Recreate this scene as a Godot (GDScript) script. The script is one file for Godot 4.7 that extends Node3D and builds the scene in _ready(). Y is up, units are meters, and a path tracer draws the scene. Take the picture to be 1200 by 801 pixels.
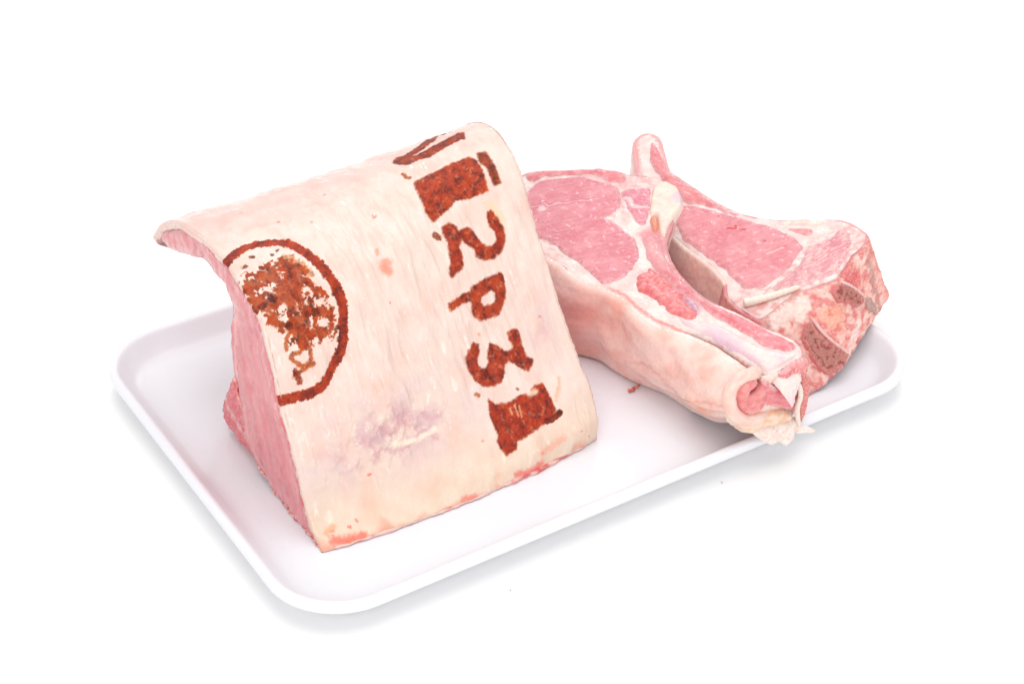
extends Node3D
# A butcher's tray on seamless white paper: a branded pork roast and two thick pork chops.
# All shapes are laid out in millimetres and turned into metres when a mesh is committed.

const MM := 0.001
const TRAY_W := 340.0
const TRAY_D := 234.6
const FLOOR_Y := 4.0

var noise_a := FastNoiseLite.new()      # soft, several scales
var noise_b := FastNoiseLite.new()      # fine grain
var noise_c := FastNoiseLite.new()      # cells
var rng := RandomNumberGenerator.new()
var mats := {}


func _ready() -> void:
	# ---- camera
	var cam := Camera3D.new()
	cam.name = "camera"
	cam.fov = 22.0
	cam.near = 0.05
	cam.far = 30.0
	var yaw := deg_to_rad(-32.4566)
	var pitch := deg_to_rad(34.1178)
	var look := Vector3(-sin(yaw) * cos(pitch), -sin(pitch), -cos(yaw) * cos(pitch))
	cam.position = Vector3(-0.3761854, 0.50036539, 0.59485945)
	add_child(cam)
	cam.look_at_from_position(cam.position, cam.position + look, Vector3.UP)
	cam.current = true
	# ---- even white background, added as fill light from all sides
	var env := Environment.new()
	env.background_mode = Environment.BG_COLOR
	env.background_color = Color(1, 1, 1)
	env.background_energy_multiplier = 0.66
	env.tonemap_mode = Environment.TONE_MAPPER_LINEAR
	env.tonemap_exposure = 1.16
	env.sdfgi_enabled = true
	env.ssao_enabled = true
	env.ssil_enabled = true
	var we := WorldEnvironment.new()
	we.name = "studio_environment"
	we.environment = env
	add_child(we)
	# ---- softboxes, and small lamps added for glints
	softbox("overhead_softbox", Vector3(0.05, 1.4, 0.05), Vector3(0.0, 0.0, 0.0), Vector2(1.3, 1.1), 0.84, Color(1.0, 0.995, 0.985))
	softbox("front_softbox", Vector3(-0.95, 0.72, 1.05), Vector3(0.0, 0.05, 0.0), Vector2(0.5, 0.6), 0.58, Color(1.0, 0.99, 0.98))
	softbox("back_glint_light", Vector3(1.05, 0.98, -1.25), Vector3(0.1, 0.05, 0.0), Vector2(0.26, 0.22), 0.26, Color(1.0, 1.0, 1.0))  # unseen lamp added to put glints on the upward cut faces
	softbox("side_glint_strip", Vector3(0.78, 0.22, 1.45), Vector3(-0.05, 0.06, 0.05), Vector2(0.16, 0.5), 0.16, Color(1.0, 1.0, 1.0))  # unseen strip lamp added so the front skin catches glints
	softbox("sweep_softbox", Vector3(0.4, 1.6, -1.5), Vector3(0.6, 0.0, -1.3), Vector2(1.0, 1.0), 0.4, Color(1.0, 1.0, 1.0))

	setup_noise()
	setup_materials()
	build_paper()
	build_tray()
	build_roast()
	build_front_chop()
	build_rear_chop()
	build_crumbs()


func softbox(called: String, at: Vector3, to: Vector3, size: Vector2, energy: float, tint: Color) -> void:
	var l := AreaLight3D.new()
	l.name = called
	l.area_size = size
	l.area_normalize_energy = true
	l.light_energy = energy
	l.light_color = tint
	l.area_range = 6.0
	l.shadow_enabled = true
	add_child(l)
	l.look_at_from_position(at, to, Vector3(0.1, 1, 0.05).normalized())


# ------------------------------------------------------------------ helpers

func setup_noise() -> void:
	rng.seed = 77
	noise_a.seed = 5
	noise_a.noise_type = FastNoiseLite.TYPE_SIMPLEX_SMOOTH
	noise_a.fractal_type = FastNoiseLite.FRACTAL_FBM
	noise_a.fractal_octaves = 3
	noise_a.frequency = 1.0
	noise_b.seed = 11
	noise_b.noise_type = FastNoiseLite.TYPE_SIMPLEX
	noise_b.fractal_type = FastNoiseLite.FRACTAL_FBM
	noise_b.fractal_octaves = 2
	noise_b.frequency = 1.0
	noise_c.seed = 3
	noise_c.noise_type = FastNoiseLite.TYPE_CELLULAR
	noise_c.cellular_return_type = FastNoiseLite.RETURN_DISTANCE
	noise_c.fractal_type = FastNoiseLite.FRACTAL_NONE
	noise_c.frequency = 1.0


func c8(r: float, g: float, b: float) -> Color:
	var c := Color(r / 255.0, g / 255.0, b / 255.0).srgb_to_linear()
	return Color(c.r * 0.93, c.g * 0.90, c.b * 0.90)


func sm(a: float, b: float, x: float) -> float:
	var t := clampf((x - a) / (b - a), 0.0, 1.0)
	return t * t * (3.0 - 2.0 * t)


func fine_texture(freq: float, octaves: int, lo: float, hi: float, seed_: int, bump := false) -> Texture2D:
	var n := FastNoiseLite.new()
	n.seed = seed_
	n.noise_type = FastNoiseLite.TYPE_SIMPLEX
	n.fractal_octaves = octaves
	n.frequency = freq
	var im := n.get_seamless_image(512, 512)
	im.convert(Image.FORMAT_L8)
	var d := im.get_data()
	for i in d.size():
		d[i] = int(clampf(lo + (hi - lo) * d[i] / 255.0, 0.0, 1.0) * 255.0)
	im = Image.create_from_data(512, 512, false, Image.FORMAT_L8, d)
	if not bump:
		im.convert(Image.FORMAT_RGB8)
	return ImageTexture.create_from_image(im)


func flesh(called: String, rough: float, sss: float, bump_mm: float, spec := 0.5, coat := 0.0) -> StandardMaterial3D:
	var m := StandardMaterial3D.new()
	m.resource_name = called
	m.vertex_color_use_as_albedo = true
	m.roughness = rough
	m.metallic_specular = spec
	m.albedo_texture = mats["tex_tone"]
	m.uv1_triplanar = true
	m.uv1_world_triplanar = true
	m.uv1_scale = Vector3(22, 22, 22)
	if bump_mm > 0.0:
		m.heightmap_enabled = true
		m.heightmap_texture = mats["tex_bump"]
		m.heightmap_scale = bump_mm * 0.1
	if sss > 0.0:
		m.subsurf_scatter_enabled = true
		m.subsurf_scatter_strength = sss
	if coat > 0.0:
		m.clearcoat_enabled = true
		m.clearcoat = coat
		m.clearcoat_roughness = 0.16
	mats[called] = m
	return m


func setup_materials() -> void:
	mats["tex_tone"] = fine_texture(0.03, 3, 0.955, 1.015, 21)
	mats["tex_bump"] = fine_texture(0.028, 3, 0.0, 1.0, 22, true)
	flesh("lean", 0.24, 0.18, 0.10, 0.45, 0.0)
	flesh("fat", 0.25, 0.22, 0.16, 0.45, 0.0)
	flesh("rind", 0.25, 0.22, 0.14, 0.45, 0.0)
	flesh("bone", 0.45, 0.10, 0.35, 0.4, 0.0)
	var p := StandardMaterial3D.new()
	p.resource_name = "tray_plastic"
	p.albedo_color = Color(0.896, 0.900, 0.922)
	p.roughness = 0.38
	p.metallic_specular = 0.5
	p.heightmap_enabled = true
	p.heightmap_texture = mats["tex_bump"]
	p.heightmap_scale = 0.004
	p.uv1_triplanar = true
	p.uv1_world_triplanar = true
	p.uv1_scale = Vector3(14, 14, 14)
	mats["tray"] = p
	var q := StandardMaterial3D.new()
	q.resource_name = "white_paper"
	q.albedo_color = Color(0.975, 0.975, 0.975)
	q.roughness = 0.9
	q.metallic_specular = 0.2
	mats["paper"] = q


func pts(a: Array) -> PackedVector2Array:
	var o := PackedVector2Array()
	for i in range(0, a.size(), 2):
		o.append(Vector2(a[i], a[i + 1]))
	return o


func smooth_poly(p: PackedVector2Array, sub := 4, jitter := 0.0, freq := 0.3) -> PackedVector2Array:
	# closed Catmull-Rom through the traced points, with a little unevenness
	var o := PackedVector2Array()
	var n := p.size()
	for i in n:
		for k in sub:
			var v := p[i].cubic_interpolate(p[(i + 1) % n], p[(i + n - 1) % n], p[(i + 2) % n], float(k) / sub)
			if jitter > 0.0:
				v += Vector2(noise_b.get_noise_2d(v.x * freq, v.y * freq), noise_b.get_noise_2d(v.x * freq + 71.0, v.y * freq + 13.0)) * jitter
			o.append(v)
	return o


func grown(p: PackedVector2Array, by: float) -> PackedVector2Array:
	var best := p
	var most := -1.0
	for q in Geometry2D.offset_polygon(p, by, Geometry2D.JOIN_ROUND):
		if q.size() > most and not Geometry2D.is_polygon_clockwise(q):
			most = q.size()
			best = q
	return best


func near_on(poly: PackedVector2Array, p: Vector2) -> Vector2:
	var best := 1e12
	var at := p
	var n := poly.size()
	var a := poly[n - 1]
	for i in n:
		var b := poly[i]
		var ab := b - a
		var t := clampf((p - a).dot(ab) / maxf(ab.length_squared(), 1e-9), 0.0, 1.0)
		var q := a + ab * t
		var d := p.distance_squared_to(q)
		if d < best:
			best = d
			at = q
		a = b
	return at


class Field:
	# signed distance to a polygon on a coarse grid, positive inside
	var o: Vector2
	var c: float
	var w: int
	var h: int
	var d := PackedFloat32Array()
	var lo: Vector2
	var hi: Vector2
	func _init(poly: PackedVector2Array, cell: float) -> void:
		lo = poly[0]
		hi = poly[0]
		for p in poly:
			lo = lo.min(p)
			hi = hi.max(p)
		c = cell
		o = lo - Vector2(3, 3) * cell
		w = int((hi.x - lo.x) / cell) + 8
		h = int((hi.y - lo.y) / cell) + 8
		d.resize(w * h)
		var n := poly.size()
		for j in h:
			for i in w:
				var p := o + Vector2(i, j) * cell
				var best := 1e12
				var a := poly[n - 1]
				var inside := false
				for k in n:
					var b := poly[k]
					var ab := b - a
					var t := clampf((p - a).dot(ab) / maxf(ab.length_squared(), 1e-9), 0.0, 1.0)
					best = minf(best, p.distance_squared_to(a + ab * t))
					if (a.y > p.y) != (b.y > p.y) and p.x < (b.x - a.x) * (p.y - a.y) / (b.y - a.y) + a.x:
						inside = not inside
					a = b
				d[j * w + i] = sqrt(best) * (1.0 if inside else -1.0)
	func at(p: Vector2) -> float:
		var q := (p - o) / c
		var x := clampf(q.x, 0.0, w - 1.001)
		var y := clampf(q.y, 0.0, h - 1.001)
		var i := int(x)
		var j := int(y)
		var u := x - i
		var v := y - j
		var k := j * w + i
		return lerpf(lerpf(d[k], d[k + 1], u), lerpf(d[k + w], d[k + w + 1], u), v)


class Sheet:
	# a mesh under construction, in millimetres
	var v := PackedVector3Array()
	var c := PackedColorArray()
	var uv := PackedVector2Array()
	var t := PackedInt32Array()
	func flip() -> void:
		for i in range(0, t.size(), 3):
			var k := t[i + 1]
			t[i + 1] = t[i + 2]
			t[i + 2] = k
	func normals() -> PackedVector3Array:
		var n := PackedVector3Array()
		n.resize(v.size())
		for i in range(0, t.size(), 3):
			var a := v[t[i]]
			var f := (v[t[i + 2]] - a).cross(v[t[i + 1]] - a)
			n[t[i]] += f
			n[t[i + 1]] += f
			n[t[i + 2]] += f
		for i in n.size():
			n[i] = n[i].normalized() if n[i].length_squared() > 1e-14 else Vector3.UP
		return n
	func outward_from_middle() -> void:
		# signed volume decides which way the closed shape is turned
		var s := 0.0
		var m := Vector3.ZERO
		for p in v:
			m += p
		m /= maxi(v.size(), 1)
		for i in range(0, t.size(), 3):
			var a := v[t[i]] - m
			s += a.dot((v[t[i + 2]] - m).cross(v[t[i + 1]] - m))
		if s < 0.0:
			flip()
	func towards(dir: Vector3) -> void:
		var s := Vector3.ZERO
		for i in range(0, t.size(), 3):
			var a := v[t[i]]
			s += (v[t[i + 2]] - a).cross(v[t[i + 1]] - a)
		if s.dot(dir) < 0.0:
			flip()


func commit(s: Sheet, called: String, m: Material, parent: Node3D) -> MeshInstance3D:
	var o := MeshInstance3D.new()
	o.name = called
	var at := Vector3.ZERO
	var q: Node = parent
	while q != self:
		at += (q as Node3D).position
		q = q.get_parent()
	var a := []
	a.resize(Mesh.ARRAY_MAX)
	var n := s.normals()
	var v := PackedVector3Array()
	v.resize(s.v.size())
	for i in v.size():
		v[i] = s.v[i] * MM - at
	a[Mesh.ARRAY_VERTEX] = v
	a[Mesh.ARRAY_NORMAL] = n
	if s.c.size() == v.size():
		a[Mesh.ARRAY_COLOR] = s.c
	if s.uv.size() == v.size():
		a[Mesh.ARRAY_TEX_UV] = s.uv
	a[Mesh.ARRAY_INDEX] = s.t
	var am := ArrayMesh.new()
	am.add_surface_from_arrays(Mesh.PRIMITIVE_TRIANGLES, a)
	am.surface_set_material(0, m)
	o.mesh = am
	parent.add_child(o, true)
	return o


func grid(nu: int, nv: int, closed_u: bool, f: Callable) -> Sheet:
	# f(i, j) -> [Vector3, Color]
	var s := Sheet.new()
	for j in nv:
		for i in nu:
			var r: Array = f.call(i, j)
			s.v.append(r[0])
			s.c.append(r[1])
	var m := nu if closed_u else nu - 1
	for j in nv - 1:
		for i in m:
			var a := j * nu + i
			var b := j * nu + (i + 1) % nu
			s.t.append_array([a, b, b + nu, a, b + nu, a + nu])
	return s


func pad(poly: PackedVector2Array, cell: float, at: Callable, col: Callable, up: Vector3) -> Sheet:
	# fills a polygon with a fine grid; at(p, s) places it, col(p, s) colours it, s = distance from the rim
	var F := Field.new(poly, maxf(1.6, cell))
	var lo := F.lo - Vector2(cell, cell)
	var nx := int((F.hi.x - lo.x) / cell) + 3
	var ny := int((F.hi.y - lo.y) / cell) + 3
	var dist := PackedFloat32Array()
	dist.resize(nx * ny)
	for j in ny:
		for i in nx:
			dist[j * nx + i] = F.at(lo + Vector2(i, j) * cell)
	var idx := PackedInt32Array()
	idx.resize(nx * ny)
	idx.fill(-1)
	var s := Sheet.new()
	for j in ny - 1:
		for i in nx - 1:
			var k := j * nx + i
			var q := [k, k + 1, k + nx + 1, k + nx]
			var any := false
			for e in q:
				if dist[e] > 0.0:
					any = true
			if not any:
				continue
			for e: int in q:
				if idx[e] < 0:
					var p := lo + Vector2(e % nx, e / nx) * cell
					var sd := dist[e]
					if sd <= 0.0:
						p = near_on(poly, p)
						sd = 0.0
					idx[e] = s.v.size()
					s.v.append(at.call(p, sd))
					s.c.append(col.call(p, sd))
			s.t.append_array([idx[q[0]], idx[q[1]], idx[q[2]], idx[q[0]], idx[q[2]], idx[q[3]]])
	s.towards(up)
	return s


func thing(called: String, label: String, category: String, at: Vector3, group := "") -> Node3D:
	var o := Node3D.new()
	o.name = called
	o.position = at
	o.set_meta("label", label)
	o.set_meta("category", category)
	if group != "":
		o.set_meta("group", group)
	add_child(o, true)
	return o


func tube(path: PackedVector3Array, radius: Callable, sides: int, col: Callable, squash := 1.0, up := Vector3.UP) -> Sheet:
	var n := path.size()
	var s := grid(sides, n + 2, true, func(i: int, j: int) -> Array:
		var k := clampi(j - 1, 0, n - 1)
		var tan := (path[mini(k + 1, n - 1)] - path[maxi(k - 1, 0)]).normalized()
		var side := tan.cross(up).normalized()
		var top := side.cross(tan)
		var a := TAU * i / sides
		var t := float(k) / (n - 1)
		var r: float = radius.call(t, a) if j > 0 and j < n + 1 else 0.0
		return [path[k] + (side * cos(a) + top * sin(a) * squash) * r, col.call(t, a)])
	s.outward_from_middle()
	return s


func curve3(a: Array, sub: int) -> PackedVector3Array:
	var p := PackedVector3Array()
	for i in range(0, a.size(), 3):
		p.append(Vector3(a[i], a[i + 1], a[i + 2]))
	var o := PackedVector3Array()
	var n := p.size()
	for i in n - 1:
		for k in sub:
			o.append(p[i].cubic_interpolate(p[i + 1], p[maxi(i - 1, 0)], p[mini(i + 2, n - 1)], float(k) / sub))
	o.append(p[n - 1])
	return o


# ------------------------------------------------------------------ setting

func build_paper() -> void:
	var prof := [Vector2(2500, -1)]
	for z in [1800.0, 1200.0, 800.0, 500.0, 250.0, 0.0, -250.0, -500.0, -1000.0, -1600.0]:
		prof.append(Vector2(z, -1))
	for k in 13:
		var a := PI / 2 * k / 12.0
		prof.append(Vector2(-2000.0 - 700.0 * sin(a), 699.0 - 700.0 * cos(a)))
	prof.append(Vector2(-2700, 2600))
	var s := grid(9, prof.size(), false, func(i: int, j: int) -> Array:
		return [Vector3(-3000.0 + 6000.0 * i / 8.0, prof[j].y, prof[j].x), Color.WHITE])
	s.towards(Vector3(0, 1, 0.3))
	var o := commit(s, "paper_backdrop", mats["paper"], self)
	o.set_meta("kind", "structure")
	o.set_meta("label", "seamless white studio paper under and behind the tray")


func rounded_ring(inset: float, y: float, i: int, n: int) -> Vector3:
	var hw := TRAY_W / 2.0 - inset
	var hd := TRAY_D / 2.0 - inset
	var r := maxf(34.0 - inset * 0.85, 4.0)
	var per := n / 4
	var q := i / per
	var k := i % per
	var cx := (hw - r) * (1.0 if q == 0 or q == 3 else -1.0)
	var cz := (hd - r) * (1.0 if q < 2 else -1.0)
	# quarter: half of the samples on the straight run, half on the corner
	var arc := per / 2
	if k < arc:
		var a := PI / 2.0 * (q + float(k) / (arc - 1))
		return Vector3(cx + r * cos(a), y, cz + r * sin(a))
	var f := float(k - arc + 1) / (per - arc + 1)
	var a1 := PI / 2.0 * (q + 1)
	var from := Vector3(cx + r * cos(a1), y, cz + r * sin(a1))
	var q2 := (q + 1) % 4
	var cx2 := (hw - r) * (1.0 if q2 == 0 or q2 == 3 else -1.0)
	var cz2 := (hd - r) * (1.0 if q2 < 2 else -1.0)
	return from.lerp(Vector3(cx2 + r * cos(a1), y, cz2 + r * sin(a1)), f)


func build_tray() -> void:
	var t := thing("serving_tray", "shallow white plastic butcher's tray with rounded corners under the meat", "tray", Vector3.ZERO)
	# (inset, height): underside, foot, lip underside, lip, rim, inner wall, floor
	var prof := [Vector2(60, 1.2), Vector2(20, 0.4), Vector2(13.5, 0.2), Vector2(12, 0.6), Vector2(11, 2), Vector2(6.5, 10.6), Vector2(5.2, 11.4), Vector2(3.0, 11.6), Vector2(2.0, 11.2),
		Vector2(1.5, 10.5), Vector2(0.9, 10.2), Vector2(0.35, 10.4), Vector2(0.1, 11.0), Vector2(0.0, 12.2), Vector2(0.1, 13.4), Vector2(0.6, 14.5), Vector2(1.6, 15.1), Vector2(2.8, 15.1), Vector2(4.0, 14.5), Vector2(5.0, 13.2),
		Vector2(7.4, 9.6), Vector2(10.0, 6.6), Vector2(12.4, 5.0), Vector2(16, 4.2), Vector2(22, 4.0), Vector2(60, 4.0), Vector2(100, 3.9)]
	var n := 160
	var s := grid(n, prof.size(), true, func(i: int, j: int) -> Array:
		return [rounded_ring(prof[j].x, prof[j].y, i, n), Color.WHITE])
	# close the floor and the underside
	for row in [0, prof.size() - 1]:
		var m := Vector3.ZERO
		for i in n:
			m += s.v[row * n + i]
		var k := s.v.size()
		s.v.append(m / n)
		s.c.append(Color.WHITE)
		for i in n:
			var a: int = row * n + i
			var b: int = row * n + (i + 1) % n
			if row == 0:
				s.t.append_array([k, b, a])
			else:
				s.t.append_array([a, b, k])
	s.outward_from_middle()
	commit(s, "tray_body", mats["tray"], t)


# ------------------------------------------------------------------ roast

const RX0 := -137.7
const RX1 := 7.0
const ROAST_L := [69.0, 4.0, 60.6, 11.2, 54.8, 20.6, 51.3, 31.0, 47.6, 41.5, 43.2, 51.7, 38.9, 61.8, 35.6, 72.4, 32.9, 83.1, 28.4, 93.2, 20.8, 101.1, 10.7, 105.7, 0.2, 109.1, -10.8, 110.6, -21.8, 111.4, -31.7, 110.2, -41.6, 108.8, -51.4, 106.8, -60.9, 103.9, -70.0, 99.6, -78.6, 94.6, -86.3, 88.3, -93.0, 80.9]
const ROAST_R := [66.0, 4.0, 66.8, 14.9, 62.4, 24.9, 56.4, 34.1, 49.2, 42.2, 41.9, 50.4, 35.1, 59.1, 28.8, 68.1, 22.9, 77.3, 17.0, 86.5, 11.5, 96.0, 6.6, 105.8, 0.8, 115.1, -6.5, 123.3, -15.6, 129.3, -26.0, 128.6, -36.2, 126.6, -44.8, 120.9, -52.9, 114.3, -61.5, 108.5, -69.8, 102.2, -77.1, 94.8, -84.0, 87.0]
const ROAST_IN := [-94.5, 78.5, -90.0, 77.0, -74.5, 82.8, -58.4, 88.8, -33.8, 98.3, -22.3, 97.7, -9.0, 98.2, -5.0, 88.7, -10.8, 65.4, -11.8, 52.4, -8.5, 38.0, -5.6, 21.2, 1.5, 12.3, 12.1, 7.6, 21.5, 4.2, 41.7, 4.2, 62.5, 4.2]

var prof_l: PackedVector2Array
var prof_r: PackedVector2Array


func along(p: PackedVector2Array, t: float) -> Vector2:
	var n := p.size()
	var x := clampf(t, 0.0, 1.0) * (n - 1)
	var i := mini(int(x), n - 2)
	return p[i].cubic_interpolate(p[i + 1], p[maxi(i - 1, 0)], p[mini(i + 2, n - 1)], x - i)


func roast_at(u: float, v: float) -> Vector3:
	var a := along(prof_l, u)
	var b := along(prof_r, u)
	var q := a.lerp(b, v)
	var arch := pow(maxf(sin(PI * clampf(v, 0.0, 1.0)), 0.0), 0.7)
	q.x += arch * 6.5 * clampf(1.0 - u / 0.12, 0.0, 1.0)
	q.y -= arch * 1.0 * clampf((u - 0.45) / 0.2, 0.0, 1.0)
	return Vector3(lerpf(RX0, RX1, v), q.y, q.x)


func roast_skin_relief(x: float, y: float) -> float:
	# x along the roast (0..145), y up the skin (0..236), millimetres
	var h := noise_a.get_noise_2d(x * 0.035, y * 0.022) * 1.5
	h += noise_a.get_noise_2d(x * 0.13 + 9.0, y * 0.045) * 0.6
	var mid := sm(30, 55, x) * (1.0 - sm(100, 125, x) * 0.6) * sm(30, 55, y) * (1.0 - sm(120, 150, y))
	h += (0.5 - absf(noise_a.get_noise_2d(x * 0.10 + y * 0.012, y * 0.018 + 5.0)) * 2.2) * 1.05 * (0.06 + mid)
	h += noise_a.get_noise_2d(x * 0.22, y * 0.04 + 5.0) * 0.18 * (0.15 + mid)
	var wet := exp(-pow((x - 45.0) / 26.0, 2.0) - pow((y - 38.0) / 13.0, 2.0))
	h += wet * (noise_a.get_noise_2d(x * 0.13 + 30.0, y * 0.13) * 2.4 - 0.9)
	h += noise_a.get_noise_2d(x * 0.2, y * 0.2) * 0.12
	return h


func build_roast() -> void:
	prof_l = pts(ROAST_L)
	prof_r = pts(ROAST_R)
	for k in 2:
		var q := prof_r.duplicate()
		for i in range(11, 20):
			prof_r[i] = q[i] * 0.5 + (q[i - 1] + q[i + 1]) * 0.25
	var t := thing("pork_roast", "large pork loin roast with brown stamp marks burnt into its pale skin", "roast", Vector3(-0.065, FLOOR_Y * MM, 0.01))
	# skin
	var nu := 300
	var nv := 210
	var s := Sheet.new()
	for j in nv:
		var v := float(j) / (nv - 1)
		for i in nu:
			var u := float(i) / (nu - 1)
			var p := roast_at(u, v)
			var du := roast_at(u + 0.004, v) - roast_at(u - 0.004, v)
			var dv := Vector3(1, 0, 0)
			var n := dv.cross(du).normalized()
			if n.z + n.y < 0.0 and u < 0.8:
				n = -n
			var x := v * 144.7
			var y := u * 236.0
			var e := minf(minf(x, 144.7 - x), minf(y + 0.6, 236.0 - y))
			var h := roast_skin_relief(x, y) * sm(0.0, 6.0, e) - 1.3 * (1.0 - sm(0.0, 1.8, e))
			p += n * h
			var ragged := 0.9 + noise_b.get_noise_2d(y * 0.3, 3.0 + v * 40.0) * 0.25 + noise_a.get_noise_2d(y * 0.04, v * 9.0) * 0.8
			p.x += ragged * (1.0 - sm(0.0, 6.0, minf(x, 144.7 - x))) * (-1.0 if v < 0.5 else 1.0)
			if j == 0 or j == nv - 1:
				p -= n * 2.2
				p.x += 1.2 if j == 0 else -1.2
			p.y = maxf(p.y, FLOOR_Y + 0.4)
			s.v.append(p)
			s.uv.append(Vector2(v, u))
	for j in nv - 1:
		for i in nu - 1:
			var a := j * nu + i
			s.t.append_array([a, a + 1, a + nu + 1, a, a + nu + 1, a + nu])
	s.towards(Vector3(0, 1, 1))
	var sk := StandardMaterial3D.new()
	sk.resource_name = "branded_skin"
	var maps := paint_skin()
	sk.albedo_texture = maps[0]
	sk.texture_repeat = false
	sk.roughness = 1.0
	sk.roughness_texture = maps[2]
	sk.roughness_texture_channel = BaseMaterial3D.TEXTURE_CHANNEL_RED
	sk.heightmap_enabled = true
	sk.heightmap_texture = maps[1]
	sk.heightmap_scale = 0.018
	sk.subsurf_scatter_enabled = true
	sk.subsurf_scatter_strength = 0.06
	sk.metallic_specular = 0.42
	commit(s, "skin", sk, t)

	# outer and inner outlines of the cut end, (z, y)
	var outer := PackedVector2Array()
	for k in 60:
		outer.append(along(prof_l, k / 59.0))
	var inner := pts(ROAST_IN)
	var loop := PackedVector2Array(outer)
	loop.append_array(inner)
	# fat under the skin: thin along the front, thick towards the tip of the flap
	var inset := PackedVector2Array()
	for k in 60:
		var u := k / 59.0
		var d := (along(prof_l, u + 0.01) - along(prof_l, u - 0.01)).normalized()
		var nrm := Vector2(-d.y, d.x)
		var w := 1.3 + 3.2 * sm(0.66, 0.86, u) + 2.0 * (1.0 - sm(0.0, 0.1, u)) + noise_b.get_noise_2d(u * 40.0, 1.0) * 0.4
		inset.append(along(prof_l, u) + nrm * w)
	if inset[30].distance_to(Vector2(0, 60)) > outer[30].distance_to(Vector2(0, 60)):
		for k in 60:
			inset[k] = outer[k] * 2.0 - inset[k]
	var fat_loop := PackedVector2Array(outer)
	for k in 58:
		fat_loop.append(inset[58 - k])
	var lean_loop := PackedVector2Array()
	for k in range(1, 58):
		lean_loop.append(inset[k])
	for k in range(2, inner.size()):
		lean_loop.append(inner[k])
	commit(pad(fat_loop, 0.7, func(p: Vector2, d: float) -> Vector3: return Vector3(RX0 + 1.1 - 1.0 * sm(0.0, 0.9, d) + noise_b.get_noise_2d(p.x * 0.3, p.y * 0.3) * 0.25, p.y, p.x),
		func(p: Vector2, _d: float) -> Color: return c8(247, 226, 214).lerp(c8(240, 190, 180), 0.5 + 0.5 * noise_a.get_noise_2d(p.x * 0.2, p.y * 0.2)), Vector3(-1, 0, 0)), "fat_layer", mats["fat"], t)
	var lean_col := func(p: Vector2, d: float) -> Color:
		var f := noise_a.get_noise_2d(p.x * 0.12 + p.y * 0.03, p.y * 0.03) + 0.1 * noise_b.get_noise_2d(p.x * 0.3 + p.y * 0.08, p.y * 0.05)
		var c := c8(220, 132, 138).lerp(c8(235, 162, 164), clampf(0.5 + 0.7 * f, 0.0, 1.0))
		c = c.lerp(c8(206, 108, 118), 0.5 * sm(0.35, 0.7, noise_a.get_noise_2d(p.x * 0.06 + 4.0, p.y * 0.04)))
		c = c.lerp(c8(222, 92, 96), 0.55 * (1.0 - sm(60, 88, p.y)) * (1.0 - sm(0.5, 4.0, d + noise_b.get_noise_2d(p.x * 0.4, p.y * 0.4) * 2.0)))
		c = c.lerp(c8(238, 200, 198), 0.55 * sm(0.30, 0.55, noise_b.get_noise_2d(p.x * 0.22 + 50.0, p.y * 0.09)) * (1.0 - sm(2.0, 9.0, d)))
		# pale seam a few millimetres in from the inner edge
		c = c.lerp(c8(240, 188, 188), 0.65 * exp(-pow((d - 5.0 + 1.6 * noise_a.get_noise_2d(p.x * 0.1, p.y * 0.06)) / 0.9, 2.0)) * (1.0 - sm(18.0, 30.0, p.x)) * (1.0 - sm(84.0, 92.0, p.y)))
		# seam of fat under the flap
		c = c.lerp(c8(240, 196, 192), 0.8 * exp(-pow((p.y - 92.0 - 0.10 * p.x) / 1.6, 2.0)) * (1.0 - sm(-2, 8, p.x)))
		return c
	commit(pad(smooth_poly(lean_loop, 1, 0.5, 0.5), 0.7, func(p: Vector2, d: float) -> Vector3:
		return Vector3(RX0 + 0.8 - 1.0 * sm(0.0, 2.0, d) - noise_a.get_noise_2d(p.x * 0.05, p.y * 0.05) * 1.2 + noise_a.get_noise_2d(p.x * 0.22, p.y * 0.10) * 0.35, p.y, p.x),
		lean_col, Vector3(-1, 0, 0)), "lean_meat", mats["lean"], t)
	# hidden far end, back and underside: the same loop carried through
	var back := grid(inner.size() * 3, 60, false, func(i: int, j: int) -> Array:
		var v := j / 59.0
		var a := along(inner, i / (inner.size() * 3.0 - 1.0))
		var b := Vector2(a.x * 0.9 + 2.0, maxf(a.y * 1.1, FLOOR_Y + 0.2) if a.y > 6.0 else FLOOR_Y + 0.2)
		var q := a.lerp(b, v)
		var bump := noise_a.get_noise_3d(i * 0.09, v * 6.0, 2.0) * 1.5 * sm(0.0, 0.08, v)
		return [Vector3(lerpf(RX0 + 0.8, RX1 - 0.8, v), maxf(q.y - bump, FLOOR_Y + 0.1), q.x + bump * 0.6), c8(216, 134, 142).lerp(c8(238, 200, 192), 0.5 + 0.5 * noise_a.get_noise_2d(i * 0.2, v * 9.0))])
	back.towards(Vector3(0, -1, -1))
	commit(back, "inner_meat", mats["lean"], t)
	var outer_r := PackedVector2Array()
	for k in 60:
		outer_r.append(along(prof_r, k / 59.0))
	for p in inner:
		outer_r.append(Vector2(p.x * 0.9 + 2.0, maxf(p.y * 1.1, FLOOR_Y + 0.2) if p.y > 6.0 else FLOOR_Y + 0.2))
	commit(pad(outer_r, 1.4, func(p: Vector2, d: float) -> Vector3: return Vector3(RX1 - 1.0 + 0.9 * sm(0.0, 2.0, d), p.y, p.x), lean_col, Vector3(1, 0, 0)), "lean_meat", mats["lean"], t)
	# the darker muscle behind the cut face
	var lump := smooth_poly(pts([-12.0, 62.0, -9.0, 52.0, -6.0, 40.0, -3.0, 26.0, 0.0, 14.0, 6.0, 6.0, -8.0, 5.0, -20.0, 4.6, -31.0, 5.5, -37.5, 12.5, -35.0, 23.0, -24.0, 38.5, -14.5, 50.0]), 4, 1.6, 0.25)
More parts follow.
